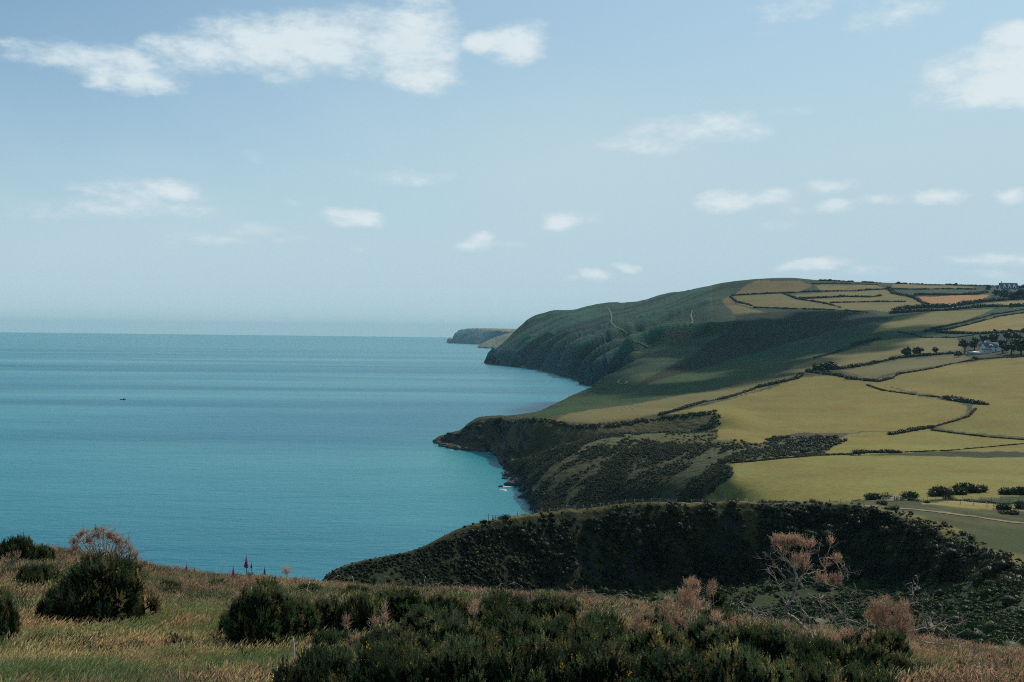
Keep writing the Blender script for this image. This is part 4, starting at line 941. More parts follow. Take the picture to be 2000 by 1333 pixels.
def signpost():
    q = hit(954, crest_hit_v(954) + 1, 'N'); root = empty('signpost', q); tag(root, 'thin wooden signpost with a small pale board on the sea edge of the near hill', 'signpost')
    s = Soup(); s.box((0, 0, .9), (.14, .14, 2.3)); add_obj('post', s.mesh('post', M_post), root)
    s = Soup(); s.box((.2, 0, 1.85), (.42, .05, .26)); add_obj('board', s.mesh('board', M_white), root)
signpost()
def stile():
    q = hit(968, crest_hit_v(968) + 1, 'N'); root = empty('stile', q); tag(root, 'wooden stile with upright posts and rails between the signpost and the round bush', 'stile')
    for x, h_ in ((-.9, 1.5), (0, 1.3), (.9, 1.5), (1.4, 1.1)):
        s = Soup(); s.box((x, 0, h_ / 2 - .1), (.16, .16, h_ + .2)); add_obj('post', s.mesh('post', M_post), root)
    for h_ in (.4, .8, 1.15):
        s = Soup(); s.box((0, .1, h_), (1.9, .06, .12)); add_obj('rail', s.mesh('rail', M_post), root)
    s = Soup(); s.box((0, -.1, .5), (.3, .9, .06)); add_obj('step', s.mesh('step', M_post), root)
stile()

# ------------------------------------------------------------------ houses
def house(name, u, v, wpx, hpx, dpx, label, rz=0.0, roof_k=.45, mat=None, roofm=None, nwin=3, storeys=2, chim=2, dormers=0, group=None, cat='house'):
    q = hit(u, v); px = q.y / F; Wd, Hh, Dp = wpx * px, hpx * px, dpx * px
    root = empty(name, q, R(rz)); tag(root, label, cat, group); mat = mat or M_white; roofm = roofm or M_slate
    hw = Hh * (1 - roof_k); s = Soup()
    x, y = Wd / 2, Dp / 2
    V = [[-x, -y, -1.5], [x, -y, -1.5], [x, y, -1.5], [-x, y, -1.5], [-x, -y, hw], [x, -y, hw], [x, y, hw], [-x, y, hw], [-x, 0, Hh], [x, 0, Hh]]
    s.add(V, [[0, 1, 5, 4], [2, 3, 7, 6], [1, 2, 6, 5], [3, 0, 4, 7]]); s.F.setdefault(3, []).append(np.array([[5, 6, 9], [7, 4, 8]]))
    add_obj('wall', s.mesh('wall', mat), root)
    e = .04 * Wd; s = Soup()
    for sg in (-1, 1):
        s.add([[-x - e, sg * (y + e), hw - e * .8], [x + e, sg * (y + e), hw - e * .8], [x + e, 0, Hh + .15], [-x - e, 0, Hh + .15],
               [-x - e, sg * (y + e), hw - e * .8 + .25], [x + e, sg * (y + e), hw - e * .8 + .25], [x + e, 0, Hh + .4], [-x - e, 0, Hh + .4]],
              [[0, 1, 2, 3], [4, 5, 6, 7], [0, 1, 5, 4], [1, 2, 6, 5], [3, 0, 4, 7]])
    ro = add_obj('roof', s.mesh('roof', roofm), root)
    for k in range(chim):
        s = Soup(); s.box(((-1 if k == 0 else 1) * x * .8, 0, Hh + .05 * Hh), (.06 * Wd, .06 * Wd, .28 * Hh)); s.box(((-1 if k == 0 else 1) * x * .8, 0, Hh + .2 * Hh), (.04 * Wd, .04 * Wd, .06 * Hh)); add_obj('chimney', s.mesh('chimney', mat), ro)
    for j in range(storeys):
        for k in range(nwin):
            if j == 0 and k == nwin // 2 and nwin > 2:
                s = Soup(); s.box((0, -y - .05, hw * .22), (.07 * Wd, .12, hw * .44)); add_obj('door', s.mesh('door', M_slate), root); continue
            cx = (k + .5) / nwin * Wd * .9 - Wd * .45; cz = hw * ((j + .52) / storeys)
            s = Soup(); s.box((cx, -y - .04, cz), (.085 * Wd, .16, hw * .30 / storeys * 1.5)); fr = add_obj('window', s.mesh('window_frame', M_white), root)
            s = Soup(); s.box((cx, -y - .14, cz), (.068 * Wd, .06, hw * .24 / storeys * 1.5)); add_obj('pane', s.mesh('pane', M_glass), fr)
    for k in range(dormers):
        cx = (k + .5) / dormers * Wd * .85 - Wd * .425; s = Soup(); dw = Wd * .09; z0 = hw * .95; dh = (Hh - hw) * .75
        V = [[cx - dw, -y * .98, z0], [cx + dw, -y * .98, z0], [cx + dw, -y * .98, z0 + dh * .4], [cx, -y * .98, z0 + dh], [cx - dw, -y * .98, z0 + dh * .4], [cx - dw, 0, z0], [cx + dw, 0, z0], [cx + dw, 0, z0 + dh * .4], [cx, 0, z0 + dh], [cx - dw, 0, z0 + dh * .4]]
        s.V.append(np.array(V)); s.n += 10; s.F[4] = [np.array([[0, 4, 9, 5], [1, 6, 7, 2], [2, 7, 8, 3], [3, 8, 9, 4]])]; s.F[5] = [np.array([[0, 1, 2, 3, 4]])]
        dm = add_obj('dormer', s.mesh('dormer', M_white), ro)
        s = Soup(); s.box((cx, -y * 1.02, z0 + dh * .38), (dw * .8, .1, dh * .4)); add_obj('pane', s.mesh('pane', M_glass), root)
    return root
house('farmhouse', 1939, 687, 44, 17, 16, 'white farmhouse with gables half hidden among dark trees', 12, .42, dormers=2)
house('farm_annexe', 1925, 690, 20, 8, 10, 'low pale flat-fronted annexe in front of the white farmhouse', 8, .2, nwin=3, storeys=1, chim=0, cat='building')
house('barn', 1902, 693, 22, 6, 12, 'long low barn with a tin roof left of the white farmhouse', 5, .45, mat=M_stone, roofm=M_tin, nwin=3, storeys=1, chim=0, cat='barn')
house('skyline_house', 1969, 569, 32, 15.5, 14, 'large slate-roofed house with white gabled dormers on the skyline', -4, .72, nwin=4, storeys=1, chim=1, dormers=3, cat='house')
house('skyline_house_wing', 1950, 568, 12, 10, 9, 'lower slate-roofed building at the left end of the skyline house', -4, .6, nwin=2, storeys=1, chim=0, cat='building')
house('shed', 1987, 580, 8, 4, 6, 'small bright white shed under the skyline house', 0, .5, nwin=1, storeys=1, chim=0, roofm=M_white, cat='shed')

# ------------------------------------------------------------------ sheep
def sheep_parts():
    V, Fc = ICO2; b = Soup(); r = 1 + (vnoise(V * 4, 3)[:, None] - .5) * .16; b.add(V * r * [.62, .30, .34] + [0, 0, .62], Fc)
    h = Soup(); V1, F1 = ICO1; h.add(V1 * [.17, .10, .12] + [.74, 0, .72], F1); h.add(V1 * [.07, .16, .03] + [.66, 0, .80], F1); h.tube([(.5, 0, .66), (.70, 0, .74)], [.17, .11], 6)
    legs = []
    for x in (-.36, .36):
        for y in (-.14, .14):
            l = Soup(); l.tube([(x, y, .42), (x + .02, y, .2), (x, y, -.03)], [.06, .04, .035], 5); legs.append(l.mesh('leg', M_face))
    return b.mesh('fleece', M_wool, True), h.mesh('head', M_face, True), legs
SB, SH, SL = sheep_parts()
SHEEP = [(1112,810),(1133,812),(1150,805),(1166,801),(1216,799),(1225,798),(1235,798),(1249,789),(1280,779),(1302,776),(1331,791),(1338,790),(1252,812),(1180,818),(1122,823),(1128,831),(1360,777),(1408,762),(1414,763),(1424,760),(1300,797),(1380,771)]
for i, (u, v) in enumerate(SHEEP):
    q = hit(u, v + 1)
    if q is None: continue
    ordn = 1 + sorted(x for x, _ in SHEEP).index(u)
    ordw = ['', 'leftmost', 'second', 'third', 'fourth', 'fifth', 'sixth', 'seventh', 'eighth', 'ninth', 'tenth', 'eleventh', 'twelfth', 'thirteenth', 'fourteenth', 'fifteenth', 'sixteenth', 'seventeenth', 'eighteenth', 'nineteenth', 'twentieth', 'twenty-first', 'rightmost'][ordn]
    root = empty('sheep', q, random.uniform(0, 6.28)); root.scale = (1.35,) * 3
    tag(root, 'white sheep in the sloping pasture, %s of the flock%s' % (ordw, '' if ordn in (1, 22) else ' counted from the left'), 'sheep', 'flock of sheep in the pasture')
    add_obj('fleece', SB, root); add_obj('head', SH, root)
    for l in SL: add_obj('leg', l, root)

# ------------------------------------------------------------------ boat and bird
q = px_dir(240, 781); t_ = -H / q.z; bp_ = Vector((q.x * t_, q.y * t_, 0)); px = bp_.y / F
root = empty('fishing_boat', bp_, R(8)); tag(root, 'small dark motor boat alone on the open sea', 'boat')
L = 11 * px; s = Soup(); xs = np.linspace(-L / 2, L / 2, 13); sec = []
for x in xs:
    t = (x + L / 2) / L; w_ = L * .14 * math.sqrt(max(0.02, 1 - max(0, (t - .5) * 2) ** 2.2)) * (.85 + .15 * min(1, t * 6)); sh = L * (.085 + .06 * max(0, t - .5) ** 1.4 * 2)
    sec.append([[x, -w_, sh], [x, -w_ * .8, 0], [x, 0, -.3], [x, w_ * .8, 0], [x, w_, sh]])
sec = np.array(sec); s.add(sec, [[i * 5 + j, i * 5 + j + 1, (i + 1) * 5 + j + 1, (i + 1) * 5 + j] for i in range(12) for j in range(4)])
s.add(sec[:, [0, 4]] * [1, 1, .8], [[i * 2, i * 2 + 1, i * 2 + 3, i * 2 + 2] for i in range(12)]); s.F.setdefault(5, []).append(np.array([[0, 1, 2, 3, 4]]))
add_obj('hull', s.mesh('hull', M_boat), root)
s = Soup(); s.box((L * .15, 0, L * .15), (L * .2, L * .16, L * .15), taper=.85); cab = add_obj('cabin', s.mesh('cabin', M_boat), root)
s = Soup(); s.box((L * .262, 0, L * .17), (.04 * L, .1 * L, .05 * L)); add_obj('window', s.mesh('window', M_glass), cab)
s = Soup(); s.tube([(L * .1, 0, L * .2), (L * .1, 0, L * .34)], L * .008, 4); add_obj('mast', s.mesh('mast', M_boat), root)
s = Soup(); s.box((-L * .47, 0, L * .1), (L * .05, L * .05, L * .12)); add_obj('outboard_motor', s.mesh('outboard_motor', M_boat), root)
p = P(560, 1043, 190); s = Soup()
s.add([(-.35, 0, .0), (0, .06, .05), (.35, 0, 0), (0, -.06, .02), (0, 0, -.06)], [[0, 1, 4], [1, 2, 4], [2, 3, 4], [3, 0, 4], [0, 3, 1], [1, 3, 2]])
s.add([(0.1, 0, .03), (-.1, 0, .03), (-.12, -.4, .22), (.05, -.42, .24), (-.28, -.75, .10)], [[0, 1, 2], [0, 2, 3], [3, 2, 4]]); s.add([(0.1, 0, .03), (-.1, 0, .03), (-.12, .4, .22), (.05, .42, .24), (-.28, .75, .10)], [[0, 2, 1], [0, 3, 2], [3, 4, 2]])
tag(add_obj('seabird', s.mesh('seabird', M_boat), loc=p), 'dark seabird gliding low over the water near the heath', 'bird').rotation_euler = (.3, .1, 1.2)

# ------------------------------------------------------------------ sea rocks and foam
def sea_rock(u, v, wpx, hpx, label, seed, foam=True):
    q = px_dir(u, v); t_ = -H / q.z; c = Vector((q.x * t_, q.y * t_, 0)); px = c.y / F; V, Fc = ico(4); s = Soup()
    r = .55 + ridged(V * 1.3 + seed, 4, seed)[:, None] * .8; r = r * (.8 + .4 * vnoise(V * 5 + seed, seed + 1)[:, None])
    X = V * r * [wpx * px / 2, wpx * px * .35, hpx * px]; s.add(X, Fc)
    tag(add_obj('sea_rock', s.mesh('sea_rock', M_rock, False), loc=c), label, 'rock', 'rocks at the foot of the cliffs')
MORE_ROCKS = [(868,872,22,5,'low rock shelf under the tip of the promontory'),(892,878,20,6,'jagged rock below the left part of the promontory'),(917,880,24,7,'wide jagged rock at the foot of the promontory'),(943,882,20,6,'rock at the foot of the promontory near the cove'),(966,884,18,8,'dark rock where the promontory meets the cove'),(979,896,16,9,'steep rock in the inner corner of the cove'),(993,916,20,8,'rock just left of the long ledge'),(1012,938,26,10,'rock between the long ledge and the white-foamed spit'),(1026,960,26,12,'rough rock below the broad dark rock'),(1043,984,22,12,'rock above the lowest corner of the cove'),(985,935,10,3,'small flat rock standing off the ledge'),(978,951,8,2.5,'small flat rock off the end of the spit'),(1090,731,12,3,'rock at the foot of the sea cliff in the far bay'),(1065,725,10,2.5,'small rock at the foot of the far sea cliff'),(1107,737,12,3.5,'second rock from the inner end of the far bay'),(1020,719,9,2,'tiny rock under the middle of the far sea cliff')]
for k, a in enumerate(MORE_ROCKS + [(1126,739,9,2.5,'small dark rock off the foot of the far headland'),(1002,930,34,9,'long dark rock ledge at the mouth of the ravine'),(1000,949,26,8,'low rock spit reaching out left with white foam on it'),(1018,948,40,12,'broad dark rock behind the low spit'),
    (988,906,24,10,'rounded dark rock at the foot of the cliff below the sheep pasture'),(1040,972,40,14,'dark rock mass above the corner of the cove'),(1140,751,18,7,'dark point of rock at the inner end of the far bay'),(855,866,14,4,'tip of rock at the end of the dark promontory'),
    (948,710,6,1.6,'tiny rock off the tip of the main headland'),(1048,996,24,12,'dark rock at the water edge just above the near hill')]): sea_rock(*a, seed=k * 7 + 3)
fs = Soup(); rng = np.random.default_rng(5)
for (u, v, wd, nF) in [(994,950,22,14),(1000,932,12,5),(985,924,8,3),(972,893,8,3),(985,958,10,3),(955,884,12,2),(884,879,8,2)]:
    for k in range(nF):
        q = px_dir(u + rng.normal(0, wd * .3), v + rng.normal(0, 1.0)); t_ = -H / q.z; x, y = q.x * t_, q.y * t_; r_ = rng.uniform(.5, 1.8); m_ = 7; th = np.arange(m_) * 2 * math.pi / m_
        rr = r_ * rng.uniform(.5, 1.2, m_); V = np.stack([x + np.cos(th) * rr * 1.8, y + np.sin(th) * rr, np.full(m_, .05 + .02 * k / nF)], -1); V = np.concatenate([V, [[x, y, .3]]])
        fs.add(V, [[i, (i + 1) % m_, m_] for i in range(m_)])
tag(add_obj('surf_foam', fs.mesh('surf_foam', M_foam)), 'specks of white surf along the foot of the cliffs', 'foam', kind='stuff')

# ------------------------------------------------------------------ paths
def ribbon(name, pts, width, mat, which, lift=.12, kind='structure', label=None, cat=None, crown=0.0):
    W3 = []
    for (ua, va), (ub, vb) in zip(pts[:-1], pts[1:]):
        for k in range(8):
            t = k / 8; q = hit(ua + (ub - ua) * t, va + (vb - va) * t, which)
            if q is not None: W3.append(np.array(q))
    W3 = np.array(W3); W3 = np.stack([np.convolve(np.pad(W3[:, i], 2, 'edge'), np.ones(5) / 5, 'valid') for i in range(3)], -1)
    tg = np.gradient(W3[:, :2], axis=0); tg /= np.linalg.norm(tg, axis=1, keepdims=True) + 1e-9; nr = np.stack([-tg[:, 1], tg[:, 0]], -1); V = []
    for i in range(len(W3)):
        for k in (-1, -.5, 0, .5, 1):
            xy = W3[i, :2] + nr[i] * width / 2 * k; z = gz(xy[0], xy[1], which); V.append([xy[0], xy[1], (z if z is not None and abs(z - W3[i, 2]) < 12 else W3[i, 2]) + lift + crown * (1 - abs(k))])
    o = add_obj(name, mesh_np(name, V, grid_faces(len(W3), 5), mat, True)); tag(o, label, cat, kind=kind)
ribbon('track', [(1690,990),(1710,989),(1750,993),(1800,997),(1850,1003),(1900,1009),(1950,1017),(2000,1023),(2080,1034)], 2.8, M_path, 'N', .12)
ribbon('footpath', [(1186,601),(1192,610),(1195,622),(1192,630),(1200,638),(1212,644),(1222,650),(1225,655)], 5, M_pathg, 'M', 1.2, crown=1.0)
ribbon('footpath', [(1234,664),(1240,669),(1250,671),(1260,676),(1266,680)], 4, M_pathg, 'M', 1.0, crown=1.0)
ribbon('footpath', [(1352,606),(1349,618),(1353,628),(1349,636)], 4.5, M_pathg, 'M', 1.0, crown=1.0)
ribbon('footpath', [(1226,745),(1220,752),(1205,748),(1212,741)], 3, M_path, 'M', .5)
#ribbon('footpath', [(960,1033),(1000,1024),(1040,1014),(1100,1004),(1160,998)], 1.2, M_path, 'N', .1)
#PART3
# ------------------------------------------------------------------ plants of the foreground
def gorse_shoot(rng, L=.15, nsp=26, spl=.046, w_=.0052):
    """one plume: spines round a short stem; returns V, F (triangles)"""
    t = rng.uniform(.05, 1, nsp); a = rng.uniform(0, 6.28, nsp); fl = np.interp(t, [0, .25, 1], [.7, 1, .35])
    D0 = np.stack([np.cos(a) * .75, np.sin(a) * .75, np.full(nsp, .75)], -1); D0 /= np.linalg.norm(D0, axis=1, keepdims=True)
    P0 = np.stack([np.zeros(nsp), np.zeros(nsp), t * L], -1)
    return tri_leaves(P0, D0, spl * fl * rng.uniform(.8, 1.3, nsp), w_ * 1.0, rng)
def frames(d):
    ref = np.where(np.abs(d[:, 2:3]) > .9, np.array([[1., 0, 0]]), np.array([[0, 0, 1.]])); a = np.cross(ref, d); a /= np.linalg.norm(a, axis=1, keepdims=True) + 1e-9; return a, np.cross(d, a)
def plumes(P0, D0, scale, rng, tone=None, **kw):
    base = [gorse_shoot(rng, **kw) for _ in range(6)]; a, b_ = frames(D0); Vs = []; n_ = 0; Fs = []
    ids = rng.integers(0, 6, len(P0)); Ts = []
    for k in range(6):
        m_ = np.where(ids == k)[0]; Vb, Fb_ = base[k]
        if not len(m_): continue
        V = P0[m_][:, None] + scale[m_][:, None, None] * (Vb[None, :, 0:1] * a[m_][:, None] + Vb[None, :, 1:2] * b_[m_][:, None] + Vb[None, :, 2:3] * D0[m_][:, None])
        Fs.append((Fb_[None] + (np.arange(len(m_)) * len(Vb))[:, None, None]).reshape(-1, 3) + n_); Vs.append(V.reshape(-1, 3)); n_ += len(m_) * len(Vb)
        if tone is not None: Ts.append(np.repeat(tone[m_], len(Vb), 0))
    if tone is not None: return np.concatenate(Vs), np.concatenate(Fs), np.concatenate(Ts)
    return np.concatenate(Vs), np.concatenate(Fs)
def gorse_meshes(seed, wd=1.0, ht=.8, nl=30, npl=2600, core=True, flowers=26, **kw):
    """a spiny bush of half-width wd and height ht about the origin, made of many plume-shaped boughs"""
    rng = np.random.default_rng(seed); s = Soup(); c = Soup(); f = Soup(); tops = []; tones = []
    for k in range(nl):
        a = k * 2.399 + rng.normal(0, .3); q = min(1.0, math.sqrt((k + .5) / nl) * rng.uniform(.75, 1.15)); rr = q * wd * .90
        zt = ht * max(.26, (1 - .50 * q ** 4.0) * rng.uniform(.62, 1.0))
        lean = np.array([math.cos(a) * q * .85 + .08, math.sin(a) * q * .85, 1.0]); lean /= np.linalg.norm(lean)
        L_ = zt * rng.uniform(.40, .7); r_ = wd * rng.uniform(.10, .19); tip = np.array([rr * math.cos(a), rr * math.sin(a), zt]); base_ = tip - lean * L_
        n_ = int(npl / nl * rng.uniform(.8, 1.2)); t = rng.uniform(0, 1, n_) ** .75; prof = np.interp(t, [0, .3, .7, 1], [.75, 1, 1.0, .42]) * (1 + .35 * (vnoise(np.stack([t * 3.5, t * 0 + k, t * 0], -1), seed) - .5))
        th = rng.uniform(0, 6.28, n_); A1_, B1_ = frames(lean[None]); rad = np.cos(th)[:, None] * A1_ + np.sin(th)[:, None] * B1_
        wob_ = 1 + .45 * (vnoise(np.stack([np.cos(th) * 1.6 + k, np.sin(th) * 1.6, t * 3], -1), seed + 2) - .5)
        p = base_ + lean * (t * L_)[:, None] + rad * (r_ * prof * wob_)[:, None]
        dd = rad * .75 + lean * (.55 + .5 * t)[:, None] + rng.normal(0, .25, (n_, 3)); dd /= np.linalg.norm(dd, axis=1, keepdims=True)
        ok = p[:, 2] > .0; p, dd = p[ok], dd[ok]
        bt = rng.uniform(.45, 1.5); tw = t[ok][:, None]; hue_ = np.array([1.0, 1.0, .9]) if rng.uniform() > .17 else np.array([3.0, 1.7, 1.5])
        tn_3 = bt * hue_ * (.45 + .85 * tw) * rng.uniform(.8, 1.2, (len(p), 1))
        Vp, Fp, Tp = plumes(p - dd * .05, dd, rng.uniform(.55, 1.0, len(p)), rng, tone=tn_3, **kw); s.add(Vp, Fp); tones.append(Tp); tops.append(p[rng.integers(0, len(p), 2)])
        V, Fc = ICO1; Vn_ = V * [r_ * .78, r_ * .78, L_ * .52]; A2 = np.stack([A1_[0], B1_[0], lean]); c.add(Vn_ @ A2 + base_ + lean * L_ * .45, Fc)
        c.tube([(.05 * math.cos(a), .05 * math.sin(a), -.3), tuple(base_ * [.7, .7, .8]), tuple(base_ + lean * L_ * .5)], [.02, .015, .008], 5)
    V, Fc = ICO2; c.add(V * [wd * .66, wd * .66, ht * .46] * (1 + (vnoise(V * 2.2, seed)[:, None] - .5) * .4) + [0, 0, ht * .22], Fc)  # added dark core to block light through the middle
    tops = np.concatenate(tops)
    for x in tops[rng.integers(0, len(tops), flowers)] if flowers else []:
        m_ = 5; f.add(*tri_leaves(x + rng.normal(0, .022, (m_, 3)) + [0, 0, .05], rand_dirs(m_, rng), .024, .011, rng))
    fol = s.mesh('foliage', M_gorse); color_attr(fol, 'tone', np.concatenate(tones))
    return fol, c, f
GV = []
for i, (w_, h_, nl, npl) in enumerate([(1.0, .85, 60, 3600), (1.0, .75, 54, 3300), (1.0, .95, 62, 3600), (1.0, .62, 50, 3000), (1.0, 1.15, 56, 3400)]):
    s, c, f = gorse_meshes(300 + i, w_, h_, nl, npl, flowers=[16, 34, 10, 40, 12][i])
    GV.append((s, c.mesh('stems_and_dark_core', M_gcore), f.mesh('flowers', M_flower), h_))
BUSHES = []
def gorse(u, v, wpx, hpx, label, var, rz=0.0, Y=None, group='green gorse bushes of the foreground heath'):
    q = hit(u, v, 'N') if Y is None else None
    if Y is not None:
        x = P(u, v, Y).x; q = Vector((x, Y, gz(x, Y, 'N')))
    px = q.y / F; fo, co_, fl_, h_ = GV[var]; sx = wpx * px / 2; szz = hpx * px / h_
    q = q + Vector((0, sx * .5, 0)); zz = gz(q.x, q.y, 'N'); q.z = zz if zz is not None else q.z
    BUSHES.append((q.x, q.y, sx * .9))
    root = empty('gorse_bush', q, rz); root.scale = (sx, sx * .9, szz); tag(root, label, 'gorse bush', group)
    add_obj('foliage', fo, root); add_obj('stems_and_dark_core', co_, root); add_obj('flowers', fl_, root)
G_ = [
 (180,1240,225,150,'large rounded dark gorse bush standing in the grass at the left',0,.4),
 (100,1236,90,90,'dark left shoulder bush joined to the large rounded one',1,2.0),
 (-12,1285,90,130,'gorse bush cut by the left edge of the picture',2,1.0),
 (20,1110,90,60,'dark low gorse on the crest at the far left',3,.2),(75,1112,60,46,'second dark gorse on the crest from the left',1,3.0),
 (60,1160,110,56,'dull green bush between the crest and the large rounded one',3,1.9),
 (325,1168,60,34,'small gorse below the crest right of the dead bush',1,.5),(420,1160,60,26,'small low gorse beside the foxgloves on the crest',3,1.5),
 (330,1180,70,30,'small green gorse in the grass right of the large rounded one',0,.9),
 (500,1290,170,150,'dark gorse bush with ragged top left of the white stalk',2,.9),(455,1270,90,80,'left arm of the ragged dark gorse bush',1,4.0),
 (570,1275,120,120,'spiky dark gorse right behind the ragged one',4,2.2),(630,1260,110,90,'gorse behind the white stalk',0,5.0),
 (640,1300,140,60,'low green gorse right of the white stalk',3,1.1),
 (700,1268,120,110,'dark gorse with yellow flowers near the orange dead spray',1,2.9),(770,1245,170,92,'broad gorse at the back of the thicket, left of centre',0,3.6),
 (690,1180,80,34,'little gorse on the crest left of centre',3,.7),(600,1172,70,30,'little gorse behind the foxgloves',1,3.1),
 (870,1250,170,84,'gorse at the back of the thicket below a foxglove',1,.3),(980,1250,170,90,'gorse at the back of the thicket in the centre',2,4.2),(1080,1262,150,90,'gorse at the back of the thicket right of centre',0,1.0),(1110,1215,80,50,'small dark gorse standing higher in the centre',4,2.0),
 (1180,1290,150,90,'gorse in the middle row right of centre',3,2.6),
 (760,1345,230,110,'front row gorse, left of the centre',0,1.3),(640,1352,180,80,'front row gorse below the white stalk',3,3.3),(900,1345,230,130,'front row gorse in the lower centre',1,.1),(1030,1345,220,140,'front row gorse right of the lower centre',2,2.0),
 (1160,1350,210,130,'front row gorse before the brown stalks',0,4.4),(1290,1345,200,120,'front row gorse under the dead brown sprays',1,5.2),(1400,1340,190,130,'front row gorse left of the dead tree',4,.6),(1500,1345,190,120,'front row gorse directly below the dead tree',0,2.4),
 (1610,1350,200,100,'front row gorse right of the dead tree',3,1.6),(1720,1360,190,95,'front row gorse near the right brown bush',1,.2),(1800,1365,120,70,'last front row gorse on the right',2,2.8),
 (840,1300,200,110,'gorse in the middle row left of centre',4,.8),(960,1300,190,110,'gorse in the middle row at the centre',0,5.6),(1080,1310,190,100,'gorse in the middle row behind the lower centre',1,4.8),
 (1300,1300,160,110,'gorse in the middle row below the brown shoots',2,3.9),(1420,1300,170,100,'gorse in the middle row left of the dead tree trunk',0,.2),(1540,1312,150,80,'gorse hiding the foot of the dead tree',1,1.2),
 (1680,1300,130,80,'gorse bough slanting up right of the dead tree',4,3.5),(1745,1325,130,90,'gorse below the big brown dead bush',0,4.1),(1640,1308,90,66,'small gorse between dead tree and brown bush',3,.5),
 (1275,1268,90,60,'gorse behind the brown shoots',3,2.1),
 (620,1425,260,150,'gorse cut by the bottom edge below the white stalk',3,.4),(760,1440,280,170,'gorse cut by the bottom edge, left of the centre',0,2.2),(900,1440,270,180,'gorse cut by the bottom edge just left of the centre',2,4.1),(1040,1440,270,180,'gorse cut by the bottom edge at the centre',1,1.1),
 (1180,1440,260,180,'gorse cut by the bottom edge right of the centre',0,.7),(1320,1440,260,170,'gorse cut by the bottom edge under the brown sprays',2,3.0),(1460,1440,250,170,'gorse cut by the bottom edge below the dead tree',1,2.7),(1590,1440,240,150,'gorse cut by the bottom edge right of the dead tree',0,5.1),(1710,1440,220,130,'rightmost gorse cut by the bottom edge',3,4.4),
]
for a in G_: gorse(*a)
s, c, f = gorse_meshes(350, .45, 1.3, 16, 2200, flowers=0)
GV.append((s, c.mesh('stems_and_dark_core', M_gcore), f.mesh('flowers', M_flower) if f.V else GV[0][2], 1.3))
gorse(1412, 1262, 128, 118, 'upright green gorse plume with a brown dead side', 5, 0.0)

# ---- bare and dead wood
def branch_mesh(lines, Y, origin, seed, r0_=.018, twigs=5, tl=.16, depth=.25, maxlev=2):
    """lines: polylines in photograph pixels at distance Y"""
    rng = np.random.default_rng(seed); s = Soup(); tips = []
    def rec(p, d, L, r_, lev):
        n_ = 4; pts = [p.copy()]; dd = d.copy()
        for i in range(n_):
            dd = dd + rng.normal(0, .32, 3) + [0, 0, .10]; dd /= np.linalg.norm(dd); pts.append(pts[-1] + dd * L / n_)
        s.tube(pts, np.linspace(r_, r_ * .35, n_ + 1), 4 if lev else 5); tips.append((pts[-1], dd))
        if lev < maxlev:
            for k in range(rng.integers(1, 4)):
                i = rng.integers(1, n_ + 1); rec(np.array(pts[i]), dd * .6 + rand_dirs(1, rng)[0] * .9, L * .6, r_ * .55, lev + 1)
    for ln, k0 in lines:
        yo = rng.normal(0, depth * .5); pts = np.array([P(u, v, Y + yo + rng.normal(0, depth * .18)) for u, v in ln]) - origin
        # smooth and roughen
        t = np.arange(len(pts)); tt = np.linspace(0, len(pts) - 1, (len(pts) - 1) * 4 + 1); pts = np.stack([pchip(t, pts[:, i], tt) for i in range(3)], -1) if len(pts) > 2 else pts
        pts = pts + rng.normal(0, .006, pts.shape); s.tube(pts, np.linspace(r0_ * k0, r0_ * k0 * .42, len(pts)), 6); tips.append((pts[-1], pts[-1] - pts[-2]))
        for k in range(int(twigs * len(ln) / 3)):
            i = rng.integers(1, len(pts)); d0 = pts[i] - pts[i - 1]; d0 /= np.linalg.norm(d0) + 1e-9
            rec(pts[i].copy(), d0 * .5 + rand_dirs(1, rng)[0] * [1, 1, 1], tl * rng.uniform(.5, 1.3), r0_ * .33 * k0 ** .5, 0)
    return s, tips
def dead_foliage(blobs, Y, origin, seed, dens=1.0, depthk=.6, ori=(0, 0, 1.0), size=.7):
    """blobs: (u, v, half width, half height) px ; soft brown plumes"""
    rng = np.random.default_rng(seed); s = Soup(); px = Y / F
    for (u, v, a, b_) in blobs:
        c = np.array(P(u, v, Y)) - origin; n_ = int(dens * (a * b_) * .75) + 20; d = rand_dirs(n_, rng) * rng.uniform(.2, 1, (n_, 1)) ** .5
        q_ = d * [a * px, a * px * depthk, b_ * px]; kp = (vnoise(q_ * 14.0 + u, seed) > .47) | (np.arange(n_) < 8); d = d[kp]; p = c + q_[kp]; n_ = len(p); dd = rng.normal(0, .30, (n_, 3)) + np.array(ori) + d * .5; dd /= np.linalg.norm(dd, axis=1, keepdims=True)
        s.add(*plumes(p, dd, rng.uniform(.5, 1.0, n_) * size, rng, nsp=18, spl=.030, w_=.0040, L=.15))
    return s
YT = 14.0
Pz = P(1575, 1290, YT); org = np.array((Pz.x, YT, gz(Pz.x, YT, 'N')))
root = empty('dead_gorse_tree', org); tag(root, 'bleached dead gorse tree with bare twisted branches and a few brown tufts', 'dead tree')
